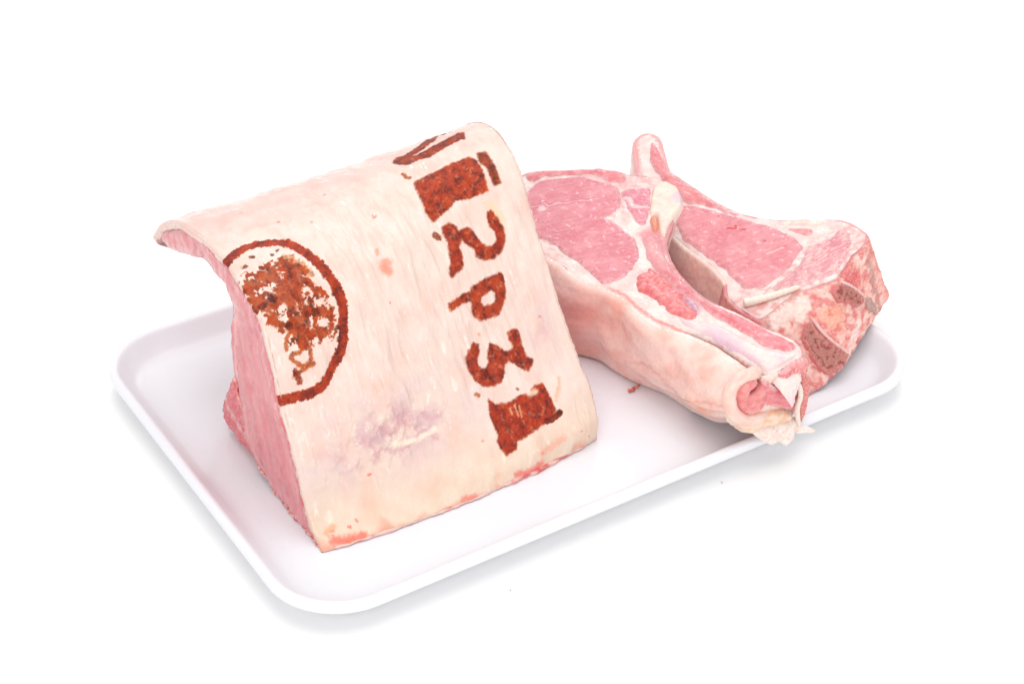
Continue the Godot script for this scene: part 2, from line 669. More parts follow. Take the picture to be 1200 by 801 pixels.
	var lump_col := func(p: Vector2, d: float) -> Color:
		var c := c8(222, 110, 120).lerp(c8(236, 148, 152), 0.5 + 0.6 * noise_b.get_noise_2d(p.x * 0.3, p.y * 0.3))
		c = c.lerp(c8(196, 62, 70), (1.0 - sm(0.5, 5.0, d + noise_b.get_noise_2d(p.x * 0.5, p.y * 0.5) * 2.0)) * 0.8 * (1.0 - sm(14, 34, p.y)))
		return c.lerp(c8(244, 208, 200), 0.7 * exp(-pow((p.y - 14.0 + p.x * 0.35) / 1.8, 2.0)))
	commit(pad(lump, 0.7, func(p: Vector2, d: float) -> Vector3: return Vector3(RX0 + 5.0 - 4.0 * sqrt(sm(0.0, 7.0, d)) + noise_b.get_noise_2d(p.x * 0.2, p.y * 0.2) * 0.9, p.y, p.x), lump_col, Vector3(-1, 0, 0)), "back_muscle", mats["lean"], t)
	var ln := lump.size()
	var side := grid(ln, 30, true, func(i: int, j: int) -> Array:
		var v := j / 29.0
		var k := (1.0 - 0.5 * v * v) * sqrt(maxf(1.0 - pow(v, 10.0), 0.0))
		var p := lump[i]
		var q := Vector2(lerpf(4.0, p.x, k), lerpf(8.0, p.y, k)) + Vector2(noise_a.get_noise_2d(i * 0.1, v * 5.0), noise_a.get_noise_2d(i * 0.1, v * 5.0 + 40.0)) * 2.0 * sm(0.0, 0.1, v)
		return [Vector3(RX0 + 5.0 + 95.0 * v, maxf(q.y, FLOOR_Y + 0.3), q.x), lump_col.call(p, 1.0)])
	side.outward_from_middle()
	commit(side, "back_muscle", mats["lean"], t)
	# thin wet red edge of meat that shows under the skin along the front
	var path := PackedVector3Array()
	for k in 120:
		var v := 0.03 + 0.955 * k / 119.0
		var p := roast_at(0.004, v)
		path.append(Vector3(p.x, FLOOR_Y + 0.9, p.z - 0.2 + noise_a.get_noise_2d(v * 14.0, 8.0) * 0.9))
	commit(tube(path, func(f: float, a: float) -> float: return (0.55 + 0.7 * noise_a.get_noise_2d(f * 9.0, 3.0) + 0.7 * exp(-pow((f - 0.72) / 0.10, 2.0)) + 0.15 * noise_b.get_noise_2d(f * 40.0, a * 0.3)) * sm(0.0, 0.02, f) * sm(0.0, 0.02, 1.0 - f), 10,
		func(f: float, a: float) -> Color:
			return c8(246, 200, 190).lerp(c8(230, 104, 104), sm(-0.05, 0.6, noise_a.get_noise_2d(f * 18.0, 31.0 + a * 0.2) + 0.35 * sm(0.5, 0.7, f) - 0.1)), 0.9), "meat_edge", mats["lean"], t)
	# ragged wet fringe along the lower cut edge
	var fringe := PackedVector3Array()
	for k in 90:
		var f := k / 89.0
		var q := along(pts([66.0, 4.6, 54.0, 4.8, 40.0, 4.8, 23.0, 5.2, 12.0, 8.4, 2.0, 13.0, -5.0, 21.0, -8.0, 36.0, -11.0, 50.0]), f)
		fringe.append(Vector3(RX0 + 0.6 + noise_a.get_noise_2d(f * 9.0, 77.0) * 0.9, q.y, q.x))
	commit(tube(fringe, func(f: float, a: float) -> float: return (0.9 + 0.6 * noise_b.get_noise_2d(f * 14.0, 3.0) + 0.2 * noise_b.get_noise_2d(f * 60.0, a * 0.5)) * sm(0.0, 0.03, f) * sm(0.0, 0.03, 1.0 - f), 10,
		func(f: float, a: float) -> Color: return c8(240, 190, 182).lerp(c8(214, 78, 86), sm(-0.3, 0.4, noise_b.get_noise_2d(f * 40.0, a * 0.4)))), "meat_edge", mats["lean"], t)


# ---- the skin's print: burnt-in stamps, blood flecks and veins, in millimetres of skin

const PX := 4.0          # pixels per millimetre
var sk_w := 0
var sk_h := 0
var alb: PackedByteArray
var hgt: PackedByteArray
var rgh: PackedByteArray


func noise_bytes(freq: float, octaves: int, seed_: int, sx: int, sy: int) -> PackedByteArray:
	# noise stretched by drawing it small and enlarging it
	var n := FastNoiseLite.new()
	n.seed = seed_
	n.noise_type = FastNoiseLite.TYPE_SIMPLEX
	n.fractal_octaves = octaves
	n.frequency = freq
	var im := n.get_image(sk_w / sx, sk_h / sy)
	im.convert(Image.FORMAT_L8)
	im.resize(sk_w, sk_h, Image.INTERPOLATE_CUBIC)
	return im.get_data()


func paint_skin() -> Array:
	sk_w = int(144.7 * PX)
	sk_h = int(236.0 * PX)
	var big := noise_bytes(0.012, 4, 41, 1, 1)
	var warm := noise_bytes(0.02, 3, 42, 2, 3)
	var fine := noise_bytes(0.14, 3, 43, 1, 1)
	var streak := noise_bytes(0.10, 3, 44, 1, 8)
	alb.resize(sk_w * sk_h * 3)
	hgt.resize(sk_w * sk_h)
	rgh.resize(sk_w * sk_h)
	for y in sk_h:
		var my := y / PX
		var band := sm(28, 50, my) * (1.0 - sm(118, 150, my))
		var low := 1.0 - sm(6.0, 34.0, my)
		for x in sk_w:
			var k := y * sk_w + x
			var mx := x / PX
			var b := big[k] / 255.0 - 0.5
			var w := warm[k] / 255.0 - 0.5
			var f := fine[k] / 255.0 - 0.5
			var st := streak[k] / 255.0 - 0.5
			var r := 228.0 + 5.0 * b + 2.0 * f + 3.0 * st * band
			var g := 205.0 + 14.0 * b - 20.0 * maxf(w - 0.05, 0.0) + 3.0 * f + 7.0 * st * band
			var bl := 194.0 + 16.0 * b - 22.0 * maxf(w - 0.05, 0.0) + 3.0 * f + 9.0 * st * band - 9.0 * low
			if my > 140.0:
				var up := minf((my - 140.0) / 30.0, 1.0)
				g -= 9.0 * up
				bl -= 7.0 * up
			# thin place where the lean shows through as lavender
			var dx := (mx - 45.0) / 33.0
			var dy := (my - 38.0) / 16.0
			var wet := exp(-dx * dx - dy * dy) * clampf(0.46 + 2.6 * b + 0.5 * f, 0.0, 1.0)
			wet = maxf(wet, 0.6 * exp(-pow((mx - 130.0) / 9.0, 2.0) - pow((my - 58.0) / 14.0, 2.0)) * clampf(0.5 + 2.4 * b, 0.0, 1.0))
			r -= 22.0 * wet
			g -= 37.0 * wet
			bl -= 24.0 * wet
			# rosy low edge
			var edge := clampf(1.0 - my / (5.0 + 9.0 * w), 0.0, 1.0) * clampf(0.35 + 2.4 * b, 0.0, 1.0)
			g -= 70.0 * edge
			bl -= 74.0 * edge
			r -= 8.0 * edge
			alb[k * 3] = int(clampf(r, 0, 255))
			alb[k * 3 + 1] = int(clampf(g, 0, 255))
			alb[k * 3 + 2] = int(clampf(bl, 0, 255))
			hgt[k] = int(clampf(150.0 + 26.0 * f + 110.0 * st * (0.08 + band * clampf(0.5 + 3.0 * b, 0.0, 1.0)), 0, 255))
			rgh[k] = int(clampf(54.0 + 80.0 * b + 14.0 * f - 12.0 * band, 30, 255))
	# veins and flecks of blood
	for p in [[43.1, 140.4], [23.0, 170.2], [32.0, 150.1], [132.2, 64.8], [31.0, 24.7], [19.0, 9.0], [14.5, 8.0], [7.0, 8.0], [137.7, 6.7], [133.7, 10.3], [61, 92], [70, 132], [58, 158], [112, 8], [85, 22], [100, 66]]:
		var turn := Vector2.from_angle(rng.randf() * TAU) * rng.randf_range(0.2, 1.1)
		dab(pts([p[0], p[1], p[0] + turn.x, p[1] + turn.y]), rng.randf_range(0.3, 0.6), Color8(218, 96, 74), rng.randf_range(0.4, 0.75), 0.8, 0)
		if rng.randf() < 0.5:
			dab(pts([p[0] + 1.6 * turn.y, p[1] - 1.6 * turn.x, p[0] + 2.0 * turn.y, p[1] - 1.2 * turn.x]), 0.3, Color8(206, 84, 70), 0.5, 0.6, 0)
	dab(pts([64.6, 105.4, 63.6, 107.6, 65.2, 109.2]), 2.0, Color8(232, 128, 104), 0.7, 1.4, 0)
	dab(pts([63.0, 114.5, 63.6, 116.5]), 0.8, Color8(232, 138, 112), 0.6, 1.0, 0)
	dab(pts([6.5, 4.6, 11.5, 3.4, 19.5, 3.0]), 1.7, Color8(238, 104, 86), 0.75, 1.4, 0)
	dab(pts([5.0, 8.0, 8.5, 9.5]), 1.2, Color8(240, 160, 120), 0.6, 1.4, 0)
	dab(pts([97.0, 4.0, 104.0, 3.0, 110.0, 4.0]), 1.5, Color8(228, 96, 88), 0.65, 1.6, 0)
	dab(pts([68.0, 3.0, 74.0, 2.0]), 1.4, Color8(230, 104, 92), 0.6, 1.4, 0)
	dab(pts([126.0, 108.0, 127.0, 114.0, 124.0, 119.0]), 2.0, Color8(246, 196, 150), 0.5, 2.0, 0)
	dab(pts([112.0, 8.0, 118.0, 9.0, 124.0, 11.0]), 1.4, Color8(240, 150, 130), 0.45, 2.0, 0)
	dab(pts([131.0, 36.0, 128.0, 30.0, 126.0, 27.0]), 0.8, Color8(240, 168, 132), 0.6, 1.4, 0)
	for v in [[40, 44, 46, 38, 52, 41, 58, 36], [52, 30, 60, 34, 66, 29], [34, 30, 40, 33, 46, 29, 53, 31], [30, 40, 35, 36, 36, 31], [62, 42, 66, 38, 70, 39], [48, 50, 50, 44, 48, 40]]:
		dab(pts(v), 0.9, Color8(206, 150, 158), 0.45, 2.4, 0)
	dab(pts([46, 33, 56, 31.5, 66, 33]), 1.2, Color8(252, 226, 206), 0.9, 0.8, 0)
	# burnt stamps
	var rust := Color8(166, 46, 12)
	dab(pts([-2.0, 133.5, 5.0, 138.0, 12.0, 140.4, 20.5, 139.3, 28.0, 134.2, 33.0, 126.0, 36.6, 116.2, 38.6, 106.4, 38.6, 97.7, 36.0, 88.9, 33.5, 81.8, 28.5, 75.6, 22.0, 69.4, 15.5, 66.8, 9.0, 66.8, -2.0, 68.0]), 2.3, rust, 0.95, 1.3, 2)
	smudge(pts([1.5, 122.4, 9.0, 124.9, 19.0, 128.0, 25.5, 127.0, 30.0, 117.2, 25.5, 111.1, 20.5, 106.4, 19.5, 98.2, 19.0, 86.4, 15.0, 84.9, 12.0, 90.0, 8.0, 95.6, 4.0, 99.7, 1.0, 105.9, 0.0, 112.1, 0.0, 116.7]), Color8(168, 64, 24), [5.5, 114.2, 11.5, 115.4, 1.5, 10.0, 103.6, 12.0, 100.0, 1.3, 19.0, 119.0, 20.0, 122.0, 1.0])
	smudge(pts([26.5, 112.6, 30.5, 110.0, 32.6, 102.3, 32.0, 94.6, 32.6, 88.5, 25.0, 86.4, 19.5, 88.9, 21.0, 94.6, 24.0, 97.2, 22.0, 101.8]), Color8(174, 68, 30), [26.0, 105.0, 28.0, 101.5, 1.2, 25.0, 94.6, 28.8, 92.5, 1.0])
	dab(pts([23.5, 122.0, 22.0, 112.1, 20.5, 104.4, 19.5, 95.1, 16.5, 86.4]), 1.6, Color8(150, 54, 22), 0.85, 1.6, 1)
	dab(pts([24.0, 127.0, 28.5, 121.0, 30.0, 115.0]), 1.6, Color8(204, 116, 74), 0.6, 3.0, 1)
	for q in [[12.5, 93.5, 14.5, 85.9, 9.0, 84.3, 13.0, 79.2, 17.5, 80.2, 18.0, 86.0], [8.5, 76.1, 13.5, 77.6, 18.5, 78.2], [14.0, 97.0, 9.0, 92.0, 8.0, 88.0]]:
		dab(pts(q), 0.95, Color8(186, 88, 44), 0.85, 1.3, 1)
	dab(pts([9.5, 77.6, 10.2, 72.6]), 1.3, Color8(140, 44, 20), 0.9, 1.3, 1)
	for d in [[11.0, 133.2, 1.1], [5.5, 129.1, 1.1], [19.5, 131.1, 0.7], [22.5, 132.1, 0.5], [35.0, 112.0, 1.0], [36.0, 103.3, 0.7], [25.0, 98.7, 2.0], [9.0, 109.5, 2.2], [3.5, 108.0, 1.8], [11.5, 96.7, 1.9], [33.0, 89.4, 1.2], [30.6, 80.2, 1.6], [32.6, 84.8, 1.4], [26.0, 111.6, 0.8], [33.0, 98.0, 1.0]]:
		dab(pts([d[0], d[1], d[0] + 0.6, d[1]]), d[2] * 0.85, Color8(88, 24, 14), 0.85, 1.2, 1)
	# N, block, 2, P, 3, block
	block(pts([95.6, 165.0, 99.1, 168.1, 102.1, 167.1, 112.7, 172.2, 122.7, 177.9, 131.7, 176.9, 132.2, 176.4, 123.7, 174.3, 118.2, 167.6, 111.7, 165.0, 103.6, 163.5, 105.6, 162.0, 111.7, 162.0, 121.2, 163.0, 129.2, 165.6, 131.2, 163.0, 128.7, 157.8, 123.7, 157.8, 114.2, 156.3, 109.2, 155.3, 105.1, 157.8, 98.1, 154.8, 95.6, 158.4, 94.6, 161.4]), Color8(146, 44, 28))
	dab(pts([92.6, 149.4, 93.0, 146.5, 94.2, 145.6]), 0.8, Color8(158, 70, 40), 0.85, 0.8, 1)
	block(pts([94.6, 141.9, 101.0, 143.0, 108.7, 144.0, 117.0, 145.0, 124.2, 145.0, 126.2, 141.9, 126.7, 136.3, 125.4, 125.8, 116.2, 125.5, 108.2, 126.5, 105.4, 124.8, 100.0, 122.6, 94.8, 120.6, 93.3, 125.5, 94.1, 136.8]), Color8(172, 50, 18))
	block(pts([128.6, 144.8, 132.2, 144.0, 133.0, 136.0, 132.4, 127.0, 129.4, 127.3, 129.4, 136.0, 127.6, 140.4]), Color8(140, 50, 28))
	block(pts([97.6, 116.7, 101.1, 117.2, 103.6, 114.7, 103.6, 111.6, 106.1, 112.6, 109.7, 112.6, 111.7, 109.0, 113.2, 104.4, 115.7, 101.8, 118.7, 100.8, 121.7, 102.8, 122.2, 106.9, 120.7, 109.5, 120.7, 113.1, 121.7, 116.2, 123.7, 116.7, 125.7, 112.1, 126.7, 106.9, 125.7, 101.8, 122.2, 97.7, 117.2, 96.1, 112.7, 96.7, 109.2, 99.2, 109.7, 102.3, 106.6, 105.4, 103.6, 109.0, 101.6, 105.4, 102.1, 102.3, 101.1, 98.2, 99.6, 96.1, 95.6, 95.1, 94.1, 93.6, 93.6, 95.6, 95.6, 100.3, 96.6, 105.9, 98.1, 108.5, 97.6, 113.1]), Color8(160, 40, 12))
	dab(pts([93.6, 114.4, 94.4, 112.6]), 1.5, Color8(170, 80, 48), 0.85, 1.0, 1)
	block(pts([88.1, 83.3, 92.6, 84.3, 98.1, 85.4, 101.6, 84.8, 101.6, 86.9, 109.7, 88.4, 118.7, 88.9, 119.7, 86.9, 118.7, 80.2, 116.2, 75.1, 111.7, 71.5, 106.6, 71.5, 101.6, 72.0, 99.6, 75.1, 100.1, 79.2, 100.1, 81.8, 95.6, 81.8, 92.1, 81.2, 88.6, 80.2]), Color8(172, 52, 18), pts([105.1, 81.8, 111.7, 83.3, 113.7, 81.8, 113.2, 78.2, 110.2, 76.6, 105.6, 77.1, 104.1, 79.2]))
	block(pts([113.7, 62.7, 118.7, 62.7, 119.7, 60.7, 118.7, 55.0, 118.7, 49.4, 121.2, 47.8, 120.7, 46.3, 117.7, 43.7, 115.7, 45.2, 112.2, 48.8, 109.7, 50.9, 107.1, 49.9, 105.6, 46.3, 103.1, 43.2, 99.1, 42.7, 94.6, 43.7, 91.1, 47.3, 89.6, 52.4, 90.1, 57.6, 92.6, 61.2, 96.1, 63.2, 98.1, 61.7, 97.6, 58.6, 95.1, 56.0, 94.6, 53.0, 96.1, 50.9, 98.6, 50.9, 100.6, 52.4, 101.6, 57.1, 103.6, 60.7, 106.1, 59.1, 109.2, 55.0, 112.7, 54.5, 115.2, 56.0, 113.7, 59.1]), Color8(160, 40, 12))
	block(pts([94.6, 37.5, 97.0, 34.0, 102.1, 32.9, 106.0, 33.2, 109.7, 34.4, 114.0, 33.4, 118.2, 36.0, 122.2, 35.8, 123.2, 29.3, 123.9, 22.6, 122.2, 20.6, 111.2, 18.5, 104.0, 17.4, 101.1, 17.5, 99.6, 14.4, 94.0, 13.6, 92.4, 19.0, 93.8, 21.6, 93.1, 30.8]), Color8(168, 40, 8))
	for q in [[105.6, 31.0, 105.9, 26.0], [107.6, 30.0, 107.4, 25.4], [103.2, 30.5, 103.0, 27.6]]:
		dab(pts(q), 0.5, Color8(226, 172, 132), 0.75, 0.7, 0)
	dab(pts([114.4, 33.6, 117.4, 33.6]), 1.5, Color8(238, 208, 186), 0.85, 0.8, 0)
	dab(pts([118.7, 20.0, 122.0, 20.2, 125.9, 21.4]), 1.35, Color8(120, 38, 18), 0.95, 0.7, 2)
	dab(pts([89.1, 41.6, 90.2, 40.8]), 0.9, Color8(170, 84, 50), 0.8, 0.7, 1)
	dab(pts([109.2, 37.8, 109.6, 37.2]), 0.5, Color8(160, 80, 50), 0.8, 0.5, 1)
	var ia := Image.create_from_data(sk_w, sk_h, false, Image.FORMAT_RGB8, alb)
	var ih := Image.create_from_data(sk_w, sk_h, false, Image.FORMAT_L8, hgt)
	var ir := Image.create_from_data(sk_w, sk_h, false, Image.FORMAT_L8, rgh)
	return [ImageTexture.create_from_image(ia), ImageTexture.create_from_image(ih), ImageTexture.create_from_image(ir)]


func ink(k: int, mx: float, my: float, a: float, col: Color, burnt: int) -> void:
	var r := col.r8
	var g := col.g8
	var b := col.b8
	if burnt > 0:
		# scorch: dark pores, bright rust between them
		var n := noise_a.get_noise_2d(mx * 0.55, my * 0.55)
		var m := noise_a.get_noise_2d(mx * 0.16 + 20.0, my * 0.16)
		var d := clampf(n * 0.6 + m * 1.1 + noise_b.get_noise_2d(mx * 1.4, my * 1.4) * 0.3, -1.0, 1.0)
		if d > 0.0:
			r = int(lerpf(r, 206.0, d * 0.7))
			g = int(lerpf(g, 90.0, d * 0.7))
			b = int(lerpf(b, 36.0, d * 0.7))
		else:
			d *= 0.8
			r = int(lerpf(r, 52.0, -d))
			g = int(lerpf(g, 10.0, -d))
			b = int(lerpf(b, 8.0, -d))
		hgt[k] = int(clampf(hgt[k] * (1.0 - a) + (70.0 + 60.0 * n) * a, 0, 255))
		rgh[k] = int(lerpf(rgh[k], 150.0, a))
	if burnt > 0:
		r = int(r * 0.93)
		g = int(g * 0.78)
		b = int(b * 0.35)
	alb[k * 3] = int(lerpf(alb[k * 3], r, a))
	alb[k * 3 + 1] = int(lerpf(alb[k * 3 + 1], g, a))
	alb[k * 3 + 2] = int(lerpf(alb[k * 3 + 2], b, a))


func dab(p: PackedVector2Array, w: float, col: Color, strength: float, rough: float, burnt: int) -> void:
	# a stroke along p, w wide each way, with an uneven edge
	if p.size() > 2:
		var q := PackedVector2Array()
		for i in p.size() - 1:
			for k in 3:
				q.append(p[i].cubic_interpolate(p[i + 1], p[maxi(i - 1, 0)], p[mini(i + 2, p.size() - 1)], k / 3.0))
		q.append(p[p.size() - 1])
		p = q
	if p.size() == 1:
		p.append(p[0] + Vector2(0.1, 0.1))
	var lo := p[0]
	var hi := p[0]
	for v in p:
		lo = lo.min(v)
		hi = hi.max(v)
	var m := w + rough * 1.2 + 1.0
	var soft := 0.30 if burnt == 2 else 0.45 if burnt == 1 else w * 0.8
	for y in range(maxi(int((lo.y - m) * PX), 0), mini(int((hi.y + m) * PX), sk_h)):
		for x in range(maxi(int((lo.x - m) * PX), 0), mini(int((hi.x + m) * PX), sk_w)):
			var q := Vector2(x / PX, y / PX)
			var best := 1e9
			for i in p.size() - 1:
				var ab := p[i + 1] - p[i]
				var t := clampf((q - p[i]).dot(ab) / maxf(ab.length_squared(), 1e-6), 0.0, 1.0)
				best = minf(best, q.distance_squared_to(p[i] + ab * t))
			var d := sqrt(best)
			if d > m:
				continue
			d += noise_a.get_noise_2d(q.x * 0.45, q.y * 0.45) * rough * 0.6 + noise_b.get_noise_2d(q.x * 1.2, q.y * 1.2) * rough * 0.18
			var a := (1.0 - sm(w - soft, w + soft, d)) * strength
			if burnt == 1:
				a *= 0.72 + 0.28 * sm(-0.45, -0.1, noise_b.get_noise_2d(q.x * 0.8 + 90.0, q.y * 0.8))
			if a > 0.01:
				ink(y * sk_w + x, q.x, q.y, a, col, burnt)


func block(p: PackedVector2Array, col: Color, gap := PackedVector2Array()) -> void:
	# a solid burnt shape with a darker seared edge
	var F := Field.new(p, 0.8)
	var G: Field = Field.new(gap, 0.8) if gap.size() > 2 else null
	for y in range(maxi(int((F.lo.y - 2) * PX), 0), mini(int((F.hi.y + 2) * PX), sk_h)):
		for x in range(maxi(int((F.lo.x - 2) * PX), 0), mini(int((F.hi.x + 2) * PX), sk_w)):
			var q := Vector2(x / PX, y / PX)
			var d := F.at(q)
			if G != null:
				d = minf(d, -G.at(q))
			if d < -1.6:
				continue
			d += 0.3 + noise_a.get_noise_2d(q.x * 0.4, q.y * 0.4) * 0.5 + noise_b.get_noise_2d(q.x * 1.6, q.y * 1.6) * 0.25
			var a := sm(-0.75, 0.65, d) * (0.93 - 0.25 * sm(0.2, 0.6, noise_a.get_noise_2d(q.x * 0.22 + 60.0, q.y * 0.22)))
			if a > 0.01:
				var sear := 0.32 * (1.0 - sm(0.3, 1.5, d)) * sm(-0.5, 0.3, noise_a.get_noise_2d(q.x * 0.3 + 8.0, q.y * 0.3))
				ink(y * sk_w + x, q.x, q.y, a, col.lerp(Color8(92, 22, 12), sear), 2)


func smudge(p: PackedVector2Array, col: Color, gaps: Array) -> void:
	# a half-taken, patchy burn
	var F := Field.new(p, 1.0)
	for y in range(maxi(int((F.lo.y - 3) * PX), 0), mini(int((F.hi.y + 3) * PX), sk_h)):
		for x in range(maxi(int((F.lo.x - 3) * PX), 0), mini(int((F.hi.x + 3) * PX), sk_w)):
			var q := Vector2(x / PX, y / PX)
			var d := F.at(q)
			if d < -3.0:
				continue
			for g in range(0, gaps.size(), 5):
				var c := Geometry2D.get_closest_point_to_segment(q, Vector2(gaps[g], gaps[g + 1]), Vector2(gaps[g + 2], gaps[g + 3]))
				d = minf(d, q.distance_to(c) - gaps[g + 4])
			var wq := q + Vector2(noise_a.get_noise_2d(q.x * 0.2, q.y * 0.2 + 50.0), noise_a.get_noise_2d(q.x * 0.2 + 50.0, q.y * 0.2)) * 3.0
			var n := noise_a.get_noise_2d(wq.x * 0.17 + 3.0, wq.y * 0.17)
			d += 0.3 + n * 5.0 + noise_b.get_noise_2d(q.x * 0.6, q.y * 0.6) * 0.25
			var a := sm(-0.3, 0.9, d) * (0.86 + 0.12 * clampf(n * 2.0, -1.0, 1.0))
			a *= 1.0 - 0.0 * sm(0.34, 0.5, noise_b.get_noise_2d(q.x * 0.35 + 41.0, q.y * 0.35))
			if a > 0.01:
				ink(y * sk_w + x, q.x, q.y, a, col, 2)


# ------------------------------------------------------------------ chops

func ring_wall(keys: Array, n: int, rows: int, col: Callable, plane: Callable, extra = null) -> Array:
	# keys: [top x, top z, bottom x, bottom z, bottom y, bulge, top rounding]; gives [Sheet, top outline]
	var m := keys.size()
	var total := 0.0
	var cum := [0.0]
	for i in m:
		var a: Array = keys[i]
		var b: Array = keys[(i + 1) % m]
		total += Vector2(a[0], a[1]).distance_to(Vector2(b[0], b[1])) + 1.0
		cum.append(total)
	var tops := PackedVector2Array()
	var bots := PackedVector3Array()
	var par := []
	for k in n:
		var d := total * k / n
		var i := 0
		while cum[i + 1] <= d:
			i += 1
		var f: float = (d - cum[i]) / (cum[i + 1] - cum[i])
		var v := []
		for e in 7:
			v.append(cubic_interpolate(keys[i][e], keys[(i + 1) % m][e], keys[(i + m - 1) % m][e], keys[(i + 2) % m][e], f))
		tops.append(Vector2(v[0], v[1]))
		bots.append(Vector3(v[2], v[4], v[3]))
		par.append([v[5], maxf(v[6], 0.5), i + f])
	var area := 0.0
	for k in n:
		area += tops[k].cross(tops[(k + 1) % n])
	var out := PackedVector2Array()
	for k in n:
		var d := (tops[(k + 2) % n] - tops[(k + n - 2) % n]).normalized()
		out.append(Vector2(d.y, -d.x) * (1.0 if area > 0.0 else -1.0))
	var s := grid(n, rows, true, func(k: int, j: int) -> Array:
		var t := minf(float(j) / (rows - 2), 1.0)
		var ty: float = plane.call(tops[k])
		var lo := bots[k]
		var hi := Vector3(tops[k].x, ty, tops[k].y)
		var tall := maxf(ty - lo.y, 4.0)
		var p := lo.lerp(hi, t)
		var o := Vector3(out[k].x, 0, out[k].y)
		var up_mm := t * tall
		var rt: float = par[k][1]
		var r_in := 0.0
		if up_mm < 3.0:
			r_in += 3.0 - sqrt(maxf(9.0 - pow(3.0 - up_mm, 2.0), 0.0))
		var dn := tall - up_mm
		if dn < rt:
			r_in += rt - sqrt(maxf(rt * rt - pow(rt - dn, 2.0), 0.0))
		var bulge: float = par[k][0] * sin(PI * pow(t, 0.9))
		var x := bulge - r_in + rt * sm(0.0, 0.45, t)
		if extra != null:
			x += extra.call(par[k][2], t, p)
		x += noise_a.get_noise_3d(p.x * 0.045, p.y * 0.06, p.z * 0.045) * 1.9 * sin(PI * t) * (1.0 if rt > 1.6 else 0.5) + noise_b.get_noise_3d(p.x * 0.25, p.y * 0.25, p.z * 0.25) * 0.25
		p += o * x
		if j == rows - 1:
			p.y -= 1.6
			p -= o * 0.6
		p.y = maxf(p.y, minf(lo.y, hi.y))
		return [p, col.call(par[k][2], t, p)])
	# underside
	var mid := Vector3.ZERO
	for k in n:
		mid += s.v[k]
	var c := s.v.size()
	s.v.append(mid / n)
	s.c.append(s.c[0])
	for k in n:
		s.t.append_array([c, (k + 1) % n, k])
	s.outward_from_middle()
	return [s, tops]


func lean_tone(p: Vector2, d: float, ang: float, lo: Color, hi: Color) -> Color:
	# muscle cut across: soft fibres along ang, pale rim, a few darker wet patches
	var q := p.rotated(-ang)
	var f := noise_b.get_noise_2d(q.x * 0.09, q.y * 0.32) * 0.28 + noise_a.get_noise_2d(p.x * 0.06, p.y * 0.06) * 0.7
	var c := lo.lerp(hi, clampf(0.5 + 0.75 * f, 0.0, 1.0))
	var w := noise_a.get_noise_2d(p.x * 0.035 + 8.0, p.y * 0.035)
	c = c.lerp(c8(218, 118, 132), 0.38 * sm(0.1, 0.6, w))
	c = c.lerp(c8(242, 196, 200), 0.22 * sm(0.30, 0.6, noise_b.get_noise_2d(q.x * 0.03 + 60.0, q.y * 0.28)))
	c = c.lerp(c8(244, 202, 202), 0.7 * (1.0 - sm(0.0, 2.2, d + 1.2 * noise_b.get_noise_2d(p.x * 0.25, p.y * 0.25))))
	return c


func top_pad(poly: PackedVector2Array, plane: Callable, cell: float, rise: float, rim: float, dive: float, lump: float, col: Callable) -> Sheet:
	return pad(poly, cell, func(p: Vector2, d: float) -> Vector3:
		var h := rise * sm(0.0, rim * 3.0, d) - dive * (1.0 - sqrt(sm(0.0, rim, d)))
		h += lump * noise_a.get_noise_2d(p.x * 0.14, p.y * 0.14) * sm(0.0, 3.0, d) + 0.12 * noise_a.get_noise_2d(p.x * 0.3, p.y * 0.3)
		return Vector3(p.x, plane.call(p) + h, p.y), col, Vector3.UP)


func chop_a_plane(p: Vector2) -> float:
	return 45.0 + 0.16 * (p.x - 45.0)


